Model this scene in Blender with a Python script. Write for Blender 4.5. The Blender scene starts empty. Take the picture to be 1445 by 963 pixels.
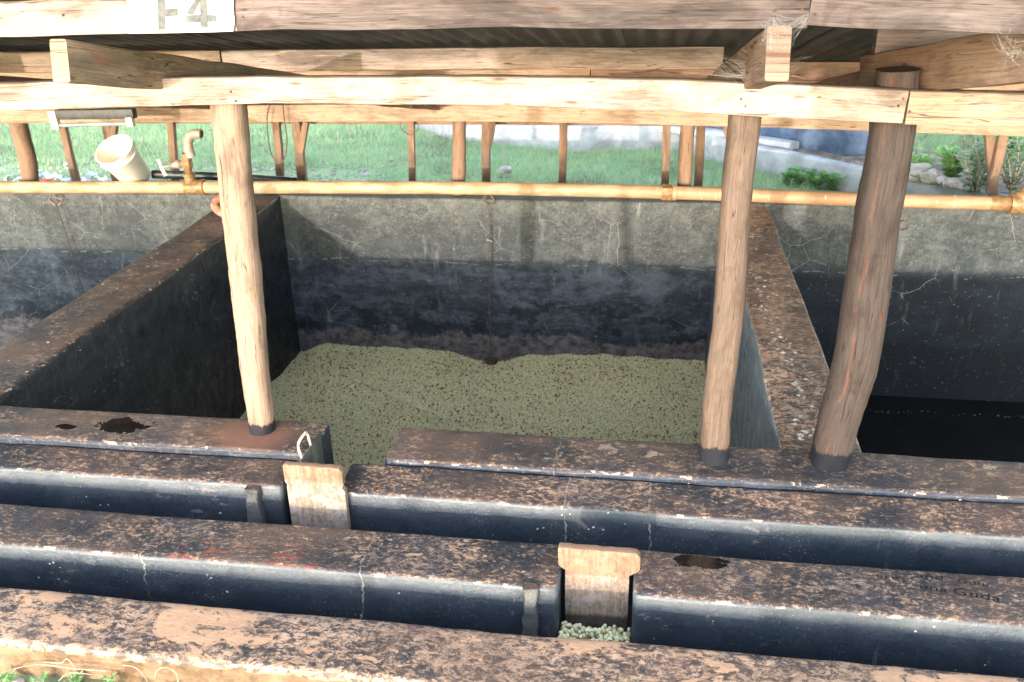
import bpy, bmesh, math, random
import numpy as np
from mathutils import Vector, Matrix, noise
random.seed(7); rng = np.random.default_rng(7)
S = bpy.context.scene
C = S.collection
EYE = np.array([0.0, 0.0, 1.6])
F = 1260.0
# ------------------------------------------------------------------ camera frame
def _frame():
    vy = np.array([207.5, 584.5, -F]); vy /= np.linalg.norm(vy)
    vx = -np.array([-8402.5, 354.5, -F]); vx /= np.linalg.norm(vx)
    vx -= vx.dot(vy) * vy; vx /= np.linalg.norm(vx)
    return np.array([vx, vy, np.cross(vx, vy)])
RM = _frame()
def ray(px, py): return RM @ np.array([px - 722.5, 481.5 - py, -F])
def atz(px, py, z): d = ray(px, py); return EYE + d * ((z - EYE[2]) / d[2])
def aty(px, py, y): d = ray(px, py); return EYE + d * (y / d[1])
def atx(px, py, x): d = ray(px, py); return EYE + d * (x / d[0])
# ------------------------------------------------------------------ objects
def tag(o, label=None, cat=None, group=None, kind=None):
    if label: o['label'] = label
    if cat: o['category'] = cat
    if group: o['group'] = group
    if kind: o['kind'] = kind
    return o
def empty(name, loc, label=None, cat=None, group=None, rot=(0, 0, 0)):
    o = bpy.data.objects.new(name, None); C.objects.link(o); o.empty_display_size = .05
    o.location = loc; o.rotation_euler = rot
    return tag(o, label, cat, group)
def link(name, me, mat, parent=None, smooth=True, ang=40, origin=None):
    """mesh verts are in world space; origin moves the object's origin there"""
    o = bpy.data.objects.new(name, me); C.objects.link(o)
    if mat: me.materials.append(mat)
    off = Vector((0, 0, 0))
    if parent is not None:
        o.parent = parent
        w = Matrix.Identity(4); q = parent
        chain = []
        while q: chain.append(q); q = q.parent
        for q in reversed(chain):
            w = w @ Matrix.LocRotScale(q.location, q.rotation_euler, q.scale)
        me.transform(w.inverted())
    elif origin is not None:
        me.transform(Matrix.Translation(-Vector(origin))); o.location = origin
    if smooth:
        me.polygons.foreach_set('use_smooth', [True] * len(me.polygons))
        try: me.set_sharp_from_angle(angle=math.radians(ang))
        except Exception: pass
    me.update()
    return o
def nz(p, s, seed=0): return noise.noise(Vector((p[0] * s + seed * 7.3, p[1] * s - seed * 3.1, p[2] * s + seed * 1.7)))

class MB:
    def __init__(s): s.v = []; s.f = []; s.uv = []
    def sweep(s, pts, sec, side, up=None, wob=0, wf=3, seed=0, caps=True, scale=None, endin=0):
        """pts: list of points, sec: closed list of (a,b) or function(i), side/up: frame vectors"""
        pts = [Vector(p) for p in pts]; n = len(pts); base = len(s.v); L = 0
        side = Vector(side).normalized() if side is not None else None
        m = None; us = []
        for i, p in enumerate(pts):
            t = (pts[min(i + 1, n - 1)] - pts[max(i - 1, 0)]).normalized()
            if side is None:
                ref = Vector((0, 0, 1)) if abs(t.z) < .9 else Vector((1, 0, 0))
                a = t.cross(ref).normalized()
            else: a = (side - t * side.dot(t)).normalized()
            b = a.cross(t).normalized() if up is None else Vector(up)
            se = sec(i) if callable(sec) else sec
            k = 1 if scale is None else scale[i]
            if endin and i in (0, n - 1): k *= endin
            if i: L += (pts[i] - pts[i - 1]).length
            m = len(se); us.append(L)
            for (x, y) in se:
                q = p + a * x * k + b * y * k
                if wob:
                    q += a * (noise.noise(q * wf + Vector((seed, 0, 3))) * wob) + b * (noise.noise(q * wf + Vector((9, seed, 0))) * wob)
                s.v.append(q)
        per = [0]
        se = sec(0) if callable(sec) else sec
        for j in range(m):
            x0, y0 = se[j]; x1, y1 = se[(j + 1) % m]; per.append(per[-1] + math.hypot(x1 - x0, y1 - y0))
        for i in range(n - 1):
            for j in range(m):
                k = (j + 1) % m
                s.f.append((base + i * m + j, base + i * m + k, base + (i + 1) * m + k, base + (i + 1) * m + j))
                s.uv.append([(us[i], per[j]), (us[i], per[j + 1]), (us[i + 1], per[j + 1]), (us[i + 1], per[j])])
        if caps:
            for e, idx in ((0, range(m - 1, -1, -1)), (n - 1, range(m))):
                idx = list(idx)
                s.f.append([base + e * m + j for j in idx]); s.uv.append([(se[j][0] * .3, se[j][1]) for j in idx])
        return s
    def poly(s, vs, faces, uvs=None):
        b = len(s.v); s.v += [Vector(v) for v in vs]
        for f in faces:
            s.f.append([b + i for i in f]); s.uv.append([(s.v[b + i][0], s.v[b + i][1] + s.v[b + i][2]) for i in f])
        return s
    def mesh(s, name):
        me = bpy.data.meshes.new(name); me.from_pydata([tuple(v) for v in s.v], [], s.f)
        uvl = me.uv_layers.new(name='UVMap')
        flat = [c for face in s.uv for uv in face for c in uv]
        uvl.data.foreach_set('uv', flat)
        bm = bmesh.new(); bm.from_mesh(me); bmesh.ops.recalc_face_normals(bm, faces=bm.faces); bm.to_mesh(me); bm.free()
        return me
    def build(s, name, mat, parent=None, ang=40, origin=None): return link(name, s.mesh(name), mat, parent, True, ang, origin)

def rrect(w, h, r, k=3):
    out = []
    for cx, cy, a0 in ((w / 2 - r, h / 2 - r, 0), (-w / 2 + r, h / 2 - r, 90), (-w / 2 + r, -h / 2 + r, 180), (w / 2 - r, -h / 2 + r, 270)):
        for i in range(k + 1):
            a = math.radians(a0 + 90 * i / k); out.append((cx + r * math.cos(a), cy + r * math.sin(a)))
    return out
def circ(r, n=16, ph=0, sq=1): return [(r * math.cos(2 * math.pi * i / n + ph), r * sq * math.sin(2 * math.pi * i / n + ph)) for i in range(n)]
def lerp(a, b, n): a = Vector(a); b = Vector(b); return [a.lerp(b, i / (n - 1)) for i in range(n)]
def smooth_path(P, n=6):
    P = [Vector(p) for p in P]; out = []
    for i in range(len(P) - 1):
        p0 = P[max(i - 1, 0)]; p1 = P[i]; p2 = P[i + 1]; p3 = P[min(i + 2, len(P) - 1)]
        for k in range(n):
            t = k / n
            out.append(.5 * ((2 * p1) + (p2 - p0) * t + (2 * p0 - 5 * p1 + 4 * p2 - p3) * t * t + (3 * p1 - p0 - 3 * p2 + p3) * t ** 3))
    out.append(P[-1]); return out

# ------------------------------------------------------------------ materials
class NT:
    def __init__(s, name):
        s.m = bpy.data.materials.new(name); s.m.use_nodes = True; s.t = s.m.node_tree; s.b = s.t.nodes['Principled BSDF']
        s.pos = s.n('ShaderNodeNewGeometry').outputs['Position']; s.geo = s.pos.node
    def n(s, kind, **kw):
        d = s.t.nodes.new(kind)
        for k, v in kw.items(): setattr(d, k, v)
        return d
    def put(s, sock, v):
        if v is None: return
        if hasattr(v, 'is_output'): s.t.links.new(v, sock)
        elif sock.type == 'RGBA' and isinstance(v, (int, float)): sock.default_value = (v, v, v, 1)
        elif isinstance(v, (tuple, list)) and len(v) == 3 and sock.type == 'RGBA': sock.default_value = (*v, 1)
        else: sock.default_value = v
    def math(s, op, a, b=None, c=None, clamp=False):
        d = s.n('ShaderNodeMath', operation=op, use_clamp=clamp); s.put(d.inputs[0], a); s.put(d.inputs[1], b); s.put(d.inputs[2], c); return d.outputs[0]
    def mul(s, a, b): return s.math('MULTIPLY', a, b)
    def add(s, a, b): return s.math('ADD', a, b)
    def vec(s, v, sc=(1, 1, 1), loc=(0, 0, 0)):
        d = s.n('ShaderNodeMapping'); s.put(d.inputs['Vector'], v); d.inputs['Scale'].default_value = sc; s.put(d.inputs['Location'], loc); return d.outputs[0]
    def noise(s, v, scale, det=5, rough=.6, dist=0, lac=2):
        d = s.n('ShaderNodeTexNoise'); s.put(d.inputs['Vector'], v); d.inputs['Scale'].default_value = scale
        d.inputs['Detail'].default_value = det; d.inputs['Roughness'].default_value = rough; d.inputs['Distortion'].default_value = dist; d.inputs['Lacunarity'].default_value = lac
        return d.outputs['Fac']
    def vor(s, v, scale, feature='F1', rnd=1, out='Distance'):
        d = s.n('ShaderNodeTexVoronoi', feature=feature); s.put(d.inputs['Vector'], v); d.inputs['Scale'].default_value = scale; d.inputs['Randomness'].default_value = rnd
        return d.outputs[out]
    def step(s, v, a, b, o0=0, o1=1):
        d = s.n('ShaderNodeMapRange', clamp=True); d.interpolation_type = 'SMOOTHSTEP'
        s.put(d.inputs['Value'], v); s.put(d.inputs['From Min'], a); s.put(d.inputs['From Max'], b); s.put(d.inputs['To Min'], o0); s.put(d.inputs['To Max'], o1); return d.outputs[0]
    def ramp(s, v, stops):
        d = s.n('ShaderNodeValToRGB'); s.put(d.inputs[0], v); cr = d.color_ramp
        while len(cr.elements) < len(stops): cr.elements.new(.5)
        for e, (p, c) in zip(cr.elements, stops): e.position = p; e.color = (*c, 1)
        return d.outputs[0]
    def mix(s, f, a, b, mode='MIX'):
        d = s.n('ShaderNodeMix', data_type='RGBA', blend_type=mode); s.put(d.inputs[0], f); s.put(d.inputs[6], a); s.put(d.inputs[7], b); return d.outputs[2]
    def xyz(s, v):
        d = s.n('ShaderNodeSeparateXYZ'); s.put(d.inputs[0], v); return d.outputs
    def comb(s, x, y, z):
        d = s.n('ShaderNodeCombineXYZ'); s.put(d.inputs[0], x); s.put(d.inputs[1], y); s.put(d.inputs[2], z); return d.outputs[0]
    def dist(s, p, c, sc=(1, 1, 1)):
        a = s.n('ShaderNodeVectorMath', operation='SUBTRACT'); s.put(a.inputs[0], p); a.inputs[1].default_value = c
        b = s.n('ShaderNodeVectorMath', operation='MULTIPLY'); s.put(b.inputs[0], a.outputs[0]); b.inputs[1].default_value = sc
        l = s.n('ShaderNodeVectorMath', operation='LENGTH'); s.put(l.inputs[0], b.outputs[0]); return l.outputs['Value']
    def bump(s, h, strength=.3, dist=.01):
        d = s.n('ShaderNodeBump'); d.inputs['Strength'].default_value = strength; d.inputs['Distance'].default_value = dist; s.put(d.inputs['Height'], h); s.put(s.b.inputs['Normal'], d.outputs[0])
    def out(s, col, rough=.8, spec=.5, metal=0):
        s.put(s.b.inputs['Base Color'], col); s.put(s.b.inputs['Roughness'], rough); s.put(s.b.inputs['Specular IOR Level'], spec); s.put(s.b.inputs['Metallic'], metal); return s.m

def wood(name, lit=(.66, .47, .29), dark=(.34, .21, .12), stain=.35, red=None, gloss=.75, tarz=None, fine=1.0, stripe=None):
    t = NT(name); uv = t.n('ShaderNodeTexCoord').outputs['UV']; rnd = t.n('ShaderNodeObjectInfo').outputs['Random']
    off = t.comb(t.mul(rnd, 37), t.mul(rnd, 11), 0)
    a = t.n('ShaderNodeVectorMath', operation='ADD'); t.put(a.inputs[0], uv); t.put(a.inputs[1], off); u = a.outputs[0]
    g1 = t.noise(t.vec(u, (2.0, 70, 1)), 2.4, 6, .72, .25)
    g2 = t.noise(t.vec(u, (9, 260, 1)), 1.6, 4, .7, .1)
    st = t.noise(t.vec(u, (1, 3.2, 1)), 2.4, 6, .62, .5)
    blot = t.noise(t.vec(u, (1, 1.6, 1)), 9, 6, .7, .8)
    f = t.add(t.mul(g1, .62), t.mul(g2, .38))
    col = t.mix(t.step(f, .32, .60), tuple(d * .85 + l * .15 for d, l in zip(dark, lit)), lit)
    col = t.mix(t.mul(t.step(st, .46, .66), stain), col, tuple(c * .42 for c in dark))
    col = t.mix(t.mul(t.step(blot, .52, .68), stain * .7), col, (dark[0] * .8, dark[1] * .62, dark[2] * .55))
    # knots
    kd = t.vor(t.vec(u, (1.3, 5, 1)), 3.4)
    col = t.mix(t.mul(t.step(kd, .13, .04), .8), col, (.12, .055, .03))
    # fine dark cracks along the grain
    cr = t.noise(t.vec(u, (1.3, 70, 1)), 2.0, 3, .5, .2)
    crk = t.step(t.math('ABSOLUTE', t.math('SUBTRACT', cr, .5)), .012, .0)
    col = t.mix(t.mul(crk, .55), col, (.05, .03, .02))
    pw_ = t.step(t.noise(t.vec(u, (1.6, 22, 1)), 2.2, 6, .75, .4), .57, .68, 0, .55); col = t.mix(pw_, col, tuple(min(1, c * 1.3) for c in lit))
    gp = t.step(t.math('ABSOLUTE', t.math('SUBTRACT', t.noise(t.vec(u, (.5, 16, 1)), 1.7, 3, .5, .3), .5)), .006, .001); col = t.mix(t.mul(gp, .8), col, (.025, .016, .012))
    if stripe:  # resin bleeding down the post: (v centre, half width)
        s = t.xyz(uv); wv = t.noise(t.vec(uv, (3.2, 1, 1)), 2, 5, .6)
        d = t.math('ABSOLUTE', t.math('SUBTRACT', s[1], t.add(stripe[0] - .02, t.mul(wv, .04))))
        m = t.step(t.add(d, t.mul(t.noise(t.vec(uv, (1, 2.5, 1)), 16, 5, .7), stripe[1] * 2.2)), stripe[1] * 1.9, stripe[1] * .7)
        col = t.mix(t.mul(m, t.step(t.noise(t.vec(uv, (3, 1, 1)), 3, 4), .38, .6, .08, .5)), col, (.24, .095, .05))
    if red: col = t.mix(t.mul(t.step(t.noise(t.vec(u, (1, 2, 1)), 4, 5, .6, .6), .57, .63), .6), col, red)
    rough = gloss
    if tarz is not None:
        z = t.xyz(t.pos)[2]; e = t.add(z, t.mul(t.math('SUBTRACT', t.noise(t.vec(t.pos, (1, 1, .5)), 34, 6, .75), .5), .085))
        m = t.step(e, tarz + .007, tarz - .005)
        col = t.mix(t.mul(m, .97), col, (.012, .014, .02)); rough = t.math('SUBTRACT', gloss, t.mul(m, .3))
    t.bump(t.add(t.mul(g1, .7), t.mul(t.math('SUBTRACT', 1, crk), .35)), .42 * fine, .004)
    return t.out(col, rough, .25)

def tar(name, brown=.5, flake=None, tan=(.5, .31, .2), face=(.05, .062, .082), faceb=(.095, .11, .12), wet=(), drops=0, ftop=None, fsc=8.5, reds=0, side_dark=False, cracks=(), bare=None, rusty=None, seed=0):
    """black sealing coat on concrete: trodden and flaked on top, smooth on the faces"""
    t = NT(name); p = t.vec(t.pos, (1, 1, 1), (seed * 3.7, seed * 1.3, seed * 2.1)); nrm = t.xyz(t.geo.outputs['Normal'])
    wig = t.n('ShaderNodeTexNoise'); t.put(wig.inputs['Vector'], p); wig.inputs['Scale'].default_value = 14; wig.inputs['Detail'].default_value = 4
    va = t.n('ShaderNodeVectorMath', operation='MULTIPLY_ADD'); t.put(va.inputs[0], wig.outputs['Color']); va.inputs[1].default_value = (.035, .035, .03); t.put(va.inputs[2], p); pw = va.outputs[0]
    n1 = t.noise(t.vec(pw, (1, 1.9, 1)), 48, 6, .82, .25)
    n2 = t.noise(p, 3.1, 5, .6, .3)
    n3 = t.noise(t.vec(pw, (1, 2.0, 1)), 110, 4, .8)
    nb = t.noise(t.vec(pw, (1, 1.7, 1)), 9, 5, .7, .1)
    f = t.add(t.add(t.mul(n1, .48), t.mul(n3, .22)), t.add(t.mul(n2, .2), t.mul(nb, .2)))
    top = t.ramp(t.step(f, .58 - .14 * brown, .72 - .14 * brown), [(0, (.016, .019, .027)), (.22, (.05, .045, .044)), (.5, (.20, .125, .08)), (.75, (.37, .22, .14)), (1, (.58, .37, .245))])
    mottle = t.noise(t.vec(pw, (1, 1.6, 1)), 30, 6, .78, .3)
    top = t.mix(t.step(mottle, .50, .55, 0, .88), top, t.mix(n1, (.010, .013, .02), (.04, .042, .05)))
    big = t.step(t.noise(p, 2.4, 4, .6), .4, .65); top = t.mix(t.mul(big, .4), top, t.mix(n1, (.11, .06, .04), (.34, .19, .12)))
    navy = t.step(t.noise(p, 3.1, 4, .6), .5, .7); top = t.mix(t.mul(navy, .45), top, t.mix(n1, (.012, .017, .028), (.07, .075, .09)))
    h = n1
    if flake is not None:
        fn = t.add(t.mul(t.noise(t.vec(pw, (1, 1.6, 1)), fsc, 7, .6, .1), .75), t.mul(n1, .25))
        cl = t.noise(p, 1.7, 4, .6); fth = t.math('SUBTRACT', flake + .045, t.mul(t.step(cl, .35, .65), .09)); fm = t.step(t.math('SUBTRACT', fn, fth), 0, .010)
        tn = t.mix(t.noise(p, 40, 5, .7), tuple(c * .6 for c in tan), tuple(min(1, c * 1.2) for c in tan))
        top = t.mix(t.mul(fm, .92), top, tn); h = t.math('SUBTRACT', h, t.mul(fm, .5))
    # small pale specks
    sp = t.step(t.vor(pw, 42), .1, .06); sp = t.mul(sp, t.step(t.noise(p, 7, 3), .5, .6))
    top = t.mix(t.mul(sp, .6), top, (.5, .42, .34))
    if drops:
        x = t.xyz(t.pos)
        dn = t.vor(t.vec(pw, (1, .8, 1)), 34); m = t.mul(t.step(dn, .36, .27), t.step(t.noise(p, 19, 3), .44, .52))
        line = t.math('ABSOLUTE', t.math('SUBTRACT', x[0], .575)); m = t.mul(m, t.step(t.add(line, t.mul(t.noise(p, 6, 4), .3)), .23, .13))
        m2 = t.mul(t.step(t.vor(pw, 17), .14, .1), t.step(t.noise(p, 4, 3), .5, .58))
        top = t.mix(t.math('MAXIMUM', m, t.mul(m2, .9)), top, (.72, .7, .66))
    if rusty:
        m = t.step(t.add(t.dist(t.pos, rusty[0], (1, 1.6, 1)), t.mul(t.math('SUBTRACT', n2, .5), .2)), rusty[1], rusty[1] * .3); top = t.mix(t.mul(m, .65), top, t.mix(n1, (.20, .07, .04), (.38, .18, .11)))
    if reds:
        m = t.mul(t.step(t.noise(t.vec(pw, (1, 2, 1)), 22, 4, .6), .55, .6), t.step(t.dist(t.pos, (-1.14, 1.985, -.06), (1, 4.0, 1)), .34, .2))
        top = t.mix(t.mul(m, .55), top, (.36, .07, .045))
    fc = t.mix(t.step(t.noise(t.vec(p, (1, 1, 3)), 5, 6, .65), .35, .7), face, faceb)
    st = t.noise(t.vec(pw, (6, 6, .7)), 9, 5, .65)
    fc = t.mix(t.step(st, .58, .72, 0, .25), fc, (.2, .2, .19))
    scr = t.step(t.noise(t.vec(pw, (1, 1, 5)), 24, 6, .7), .64, .69, 0, .5)
    fc = t.mix(scr, fc, (.3, .28, .26))
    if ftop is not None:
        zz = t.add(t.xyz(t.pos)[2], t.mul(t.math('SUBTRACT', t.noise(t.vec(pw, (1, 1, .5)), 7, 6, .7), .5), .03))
        shadef = t.step(zz, ftop - .012, ftop - .055); fc = t.mix(t.mul(shadef, .85), t.mix(.3, fc, (.13, .14, .135)), (.016, .022, .034))  # dusty top edge; channel shade below it painted into the face colour
    bl2 = t.step(t.add(t.mul(t.noise(t.vec(pw, (1, 1, 2.2)), 10, 6, .72), .6), t.mul(t.noise(pw, 60, 4, .75), .4)), .50, .60, 0, .35)
    fc = t.mix(bl2, fc, (.035, .042, .055))
    dust = t.step(t.noise(t.vec(pw, (1, 1, 1.5)), 44, 5, .8), .6, .68, 0, .2); fc = t.mix(dust, fc, (.26, .25, .25))
    scum = t.mul(t.step(t.noise(t.vec(pw, (1, 1, 2)), 13, 6, .75), .57, .64), t.step(t.noise(p, 3.3, 3), .5, .62)); fc = t.mix(t.mul(scum, .45), fc, (.24, .20, .19))
    run = t.mul(t.step(t.noise(t.vec(pw, (1, 1, .1)), 30, 5, .7), .60, .68), t.step(t.noise(p, 2.6, 4), .46, .6)); fc = t.mix(t.mul(run, .45), fc, (.15, .145, .14))
    spk = t.mul(t.step(t.vor(pw, 95), .17, .1), t.step(t.noise(p, 6, 4), .45, .6)); fc = t.mix(t.mul(spk, .7), fc, (.34, .3, .26))
    chip = t.mul(t.step(t.vor(pw, 34), .14, .09), t.step(t.noise(p, 3.5, 3), .54, .6)); fc = t.mix(t.mul(chip, .85), fc, (.6, .52, .42))
    if bare: fc = bare(t, p, fc, n1, n2)
    ff = t.step(nrm[2], .78, .55)
    col = t.mix(ff, top, fc)
    # chipped arris
    ed = t.mul(t.step(nrm[2], .93, .8), t.step(nrm[2], .35, .5)); em = t.mul(ed, t.step(t.noise(t.vec(p, (1, 1.4, 1.4)), 20, 5, .62), .59, .62))
    col = t.mix(t.mul(em, .85), col, (.58, .42, .3))
    for (cx, wob) in cracks:
        x = t.xyz(t.pos); cc = t.add(x[0], t.mul(t.math('SUBTRACT', t.noise(t.vec(t.pos, (.2, 1, 1)), 9, 6, .75), .5), wob))
        d = t.math('ABSOLUTE', t.math('SUBTRACT', cc, cx)); wd = t.step(t.noise(t.pos, 32, 4), .38, .72, .0001, .005)
        m = t.step(d, wd, t.mul(wd, .6)); col = t.mix(t.mul(m, .6), col, (.36, .29, .23))
    rough = t.mix(ff, t.step(n1, .3, .7, .42, .9), t.step(nb, .35, .65, .26, .6))
    for (c, r) in wet:
        m = t.step(t.add(t.dist(t.pos, c, (1, 2.0, 1)), t.mul(t.math('SUBTRACT', t.noise(pw, 13, 6, .65), .5), r * 3.2)), r, r * .93)
        col = t.mix(t.mul(m, .93), col, (.006, .006, .006)); rough = t.mix(m, rough, .06)
        if True: h = t.mix(m, h, .4)
    fb = t.add(t.mul(t.noise(p, 13, 5, .6), 1.4), t.mul(n3, .35)); t.bump(t.mix(ff, h, fb), .75, .006)
    return t.out(col, rough, .5)

M = {}
M['post_pale'] = wood('pale_pole_wood', (.38, .26, .185), (.16, .10, .072), .6, tarz=.045, stripe=(.10, .009))
M['post_brown'] = wood('brown_pole_wood', (.165, .112, .082), (.06, .04, .03), .45, tarz=.06)
M['post_grey'] = wood('grey_pole_wood', (.088, .064, .055), (.032, .024, .021), .7, tarz=.065, stripe=(.155, .008))
M['beam'] = wood('pale_sawn_wood', (.47, .375, .31), (.23, .155, .118), .65)
M['beam_side'] = wood('tan_sawn_wood', (.42, .305, .215), (.20, .13, .085), .55)
M['fascia_shaded'] = wood('shade_toned_grey_wood', (.215, .168, .157), (.07, .052, .049), .65)  # shade on the middle and right fascia is put into this wood tone
M['fascia_pale'] = wood('pale_weathered_wood', (.48, .38, .32), (.22, .15, .12), .7)
M['rafter'] = wood('rough_rafter_wood', (.42, .30, .20), (.21, .13, .08), .5, red=(.35, .12, .06))
M['old'] = wood('old_brown_wood', (.31, .205, .145), (.15, .09, .065), .5)
M['rear'] = wood('rear_post_wood', (.26, .165, .11), (.12, .07, .045), .45)
M['gate'] = wood('sluice_board_wood', (.66, .48, .32), (.44, .28, .17), .3, red=(.45, .2, .1))

def rear_wall():
    t = NT('tank_rear_wall_coat'); p = t.pos; x = t.xyz(p)
    wig = t.n('ShaderNodeTexNoise'); t.put(wig.inputs['Vector'], p); wig.inputs['Scale'].default_value = 5; wig.inputs['Detail'].default_value = 5
    va = t.n('ShaderNodeVectorMath', operation='MULTIPLY_ADD'); t.put(va.inputs[0], wig.outputs['Color']); va.inputs[1].default_value = (.07, .07, .07); t.put(va.inputs[2], p); pw = va.outputs[0]
    n = t.noise(p, 4, 7, .65, .2); nf = t.noise(p, 60, 5, .75)
    nm = t.noise(t.vec(pw, (1, 1, 1.4)), 14, 6, .75)
    col = t.mix(t.step(t.add(t.add(t.mul(n, .4), t.mul(nf, .3)), t.mul(nm, .3)), .42, .60), (.032, .036, .035), (.112, .116, .106))
    bb = t.step(t.noise(t.vec(pw, (1.2, 1, .8)), 1.9, 6, .68), .48, .66, 0, .5); col = t.mix(bb, col, (.04, .045, .045))
    vs = t.step(t.noise(t.vec(pw, (3.2, 1, .35)), 6, 6, .7), .52, .66, 0, .5); col = t.mix(vs, col, (.06, .065, .062))
    # horizontal tide stains lower down, with the ledge's shadow painted in blue-black
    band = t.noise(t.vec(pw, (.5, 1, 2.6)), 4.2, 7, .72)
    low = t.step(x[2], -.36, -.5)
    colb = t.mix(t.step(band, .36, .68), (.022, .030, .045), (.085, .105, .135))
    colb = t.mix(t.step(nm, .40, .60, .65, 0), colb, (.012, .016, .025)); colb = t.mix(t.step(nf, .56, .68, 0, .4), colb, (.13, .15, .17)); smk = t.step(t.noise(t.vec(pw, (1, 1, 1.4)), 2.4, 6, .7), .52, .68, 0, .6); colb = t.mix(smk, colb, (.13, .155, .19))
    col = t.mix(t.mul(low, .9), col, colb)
    # black patches
    bl = t.mul(t.step(t.noise(t.vec(pw, (1, 1, 1.6)), 3.0, 7, .66), .53, .57), t.step(x[2], -.62, -.74))
    col = t.mix(t.mul(bl, .7), col, (.010, .013, .018))
    # peeling grey-mauve scale above the coffee
    zz = t.add(x[2], t.mul(t.math('SUBTRACT', t.noise(t.vec(pw, (1, 1, .8)), 3.4, 8, .68), .5), .42))
    sc = t.mul(t.step(zz, -.965, -.985), t.step(nm, .36, .44, .35, 1)); col = t.mix(t.mul(sc, .85), col, t.mix(t.step(nm, .4, .62), (.075, .065, .07), (.19, .165, .165)))
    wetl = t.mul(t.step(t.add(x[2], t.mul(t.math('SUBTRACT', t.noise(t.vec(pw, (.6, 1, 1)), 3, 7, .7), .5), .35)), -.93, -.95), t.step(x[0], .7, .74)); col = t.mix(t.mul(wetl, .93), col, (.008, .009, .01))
    rt = t.mul(t.step(x[0], .7, .76), t.step(x[2], -.36, -.5)); col = t.mix(t.mul(rt, .85), col, (.014, .015, .018))  # right tank: the same shadow painted darker still
    vr = t.mul(t.step(t.noise(t.vec(pw, (1, 1, .12)), 16, 5, .7), .58, .70), t.step(x[2], -.9, -.3, .2, .5)); col = t.mix(vr, col, (.19, .19, .17))
    # pale scratches and cracks
    cr = t.vor(t.vec(pw, (1, 1, 1.2)), 2.6, 'DISTANCE_TO_EDGE'); cm = t.mul(t.step(cr, .005, .002), t.step(t.noise(p, 2.8, 4), .53, .6))
    col = t.mix(t.mul(cm, .4), col, (.42, .40, .34))
    ln = t.add(x[2], t.mul(t.math('SUBTRACT', t.noise(t.vec(pw, (1, 1, .2)), 4, 5, .7), .5), .10)); d = t.math('ABSOLUTE', t.add(ln, .437))
    col = t.mix(t.mul(t.step(d, .006, .001), t.step(t.noise(p, 12, 4), .5, .6, 0, .5)), col, (.32, .32, .29))
    sk = t.step(t.noise(t.vec(pw, (1, 1, 3)), 17, 7, .72), .63, .67, 0, .45); col = t.mix(sk, col, (.36, .36, .31))
    dots = t.mul(t.step(t.vor(p, 38), .13, .08), t.step(nf, .45, .6)); col = t.mix(t.mul(dots, .7), col, (.45, .43, .36))
    t.bump(t.add(nf, n), .35, .004)
    return t.out(col, t.step(n, .3, .7, .5, .8), .22)
M['rear_wall'] = rear_wall()
def side_wall(name, a, b):
    t = NT(name); n = t.noise(t.vec(t.pos, (1, 1, .5)), 3.2, 7, .65, .3); x = t.xyz(t.pos); nf = t.noise(t.pos, 50, 5, .7)
    col = t.mix(t.step(n, .4, .66), a, b)
    col = t.mix(t.mul(t.step(t.add(x[2], t.mul(n, .25)), -.8, -.95), .75), col, (.085, .07, .06))
    sc = t.mul(t.step(t.noise(t.vec(t.pos, (1, 1, .35)), 14, 5, .7), .66, .7), .4); col = t.mix(sc, col, (.3, .3, .28))
    t.bump(nf, .3, .003); return t.out(col, t.step(n, .3, .7, .45, .65), .4)

def brown_face(t, p, fc, n1, n2):
    z = t.xyz(t.pos)[2]; zz = t.add(z, t.mul(t.math('SUBTRACT', t.noise(p, 14, 6, .65), .5), .035))
    mud = t.mix(t.step(t.noise(p, 9, 7, .75), .38, .62), (.12, .07, .038), (.25, .155, .09))
    fc = t.mix(1.0, fc, mud)
    pale = t.mix(t.step(t.noise(p, 30, 5, .7), .42, .54), (.10, .075, .06), (.38, .26, .175))
    return t.mix(t.step(zz, -.120, -.113), fc, pale)
M['tar_D'] = tar('trodden_tar_ledge', .55, .675, (.38, .25, .16), face=(.005, .009, .020), faceb=(.011, .019, .038), rusty=((-1.36, 2.57, 0), .22), wet=[(tuple(atz(172, 600, 0)), .10), (tuple(atz(95, 603, 0)), .035)], seed=1)  # riser face near-black: its shade is put into the colour
M['tar_Dr'] = tar('flaked_tar_ledge', .45, .625, (.40, .28, .19), face=(.005, .009, .020), faceb=(.011, .019, .038), cracks=((-.27, .05),), seed=2)  # same painted shade on the right-hand riser face
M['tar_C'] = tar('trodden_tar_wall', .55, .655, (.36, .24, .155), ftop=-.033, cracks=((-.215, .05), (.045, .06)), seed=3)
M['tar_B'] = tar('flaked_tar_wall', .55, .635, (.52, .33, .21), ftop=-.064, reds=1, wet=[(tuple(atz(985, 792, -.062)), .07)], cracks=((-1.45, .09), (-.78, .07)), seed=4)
M['tar_A'] = tar('worn_tar_kerb', .9, .535, (.64, .37, .22), fsc=6.0, bare=brown_face, seed=5)
M['tar_P'] = tar('mossy_partition_top', .5, .68, (.36, .27, .18), drops=1, face=(.012, .014, .02), faceb=(.03, .033, .04), seed=6)
M['tar_P2'] = tar('partition_top_droppings', .78, .63, (.36, .25, .16), drops=1, face=(.09, .11, .13), faceb=(.16, .18, .2), seed=7)
M['rib'] = tar('mortar_rib', .4, .62, (.3, .28, .25), face=(.045, .047, .05), faceb=(.12, .115, .11), seed=8)

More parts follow.
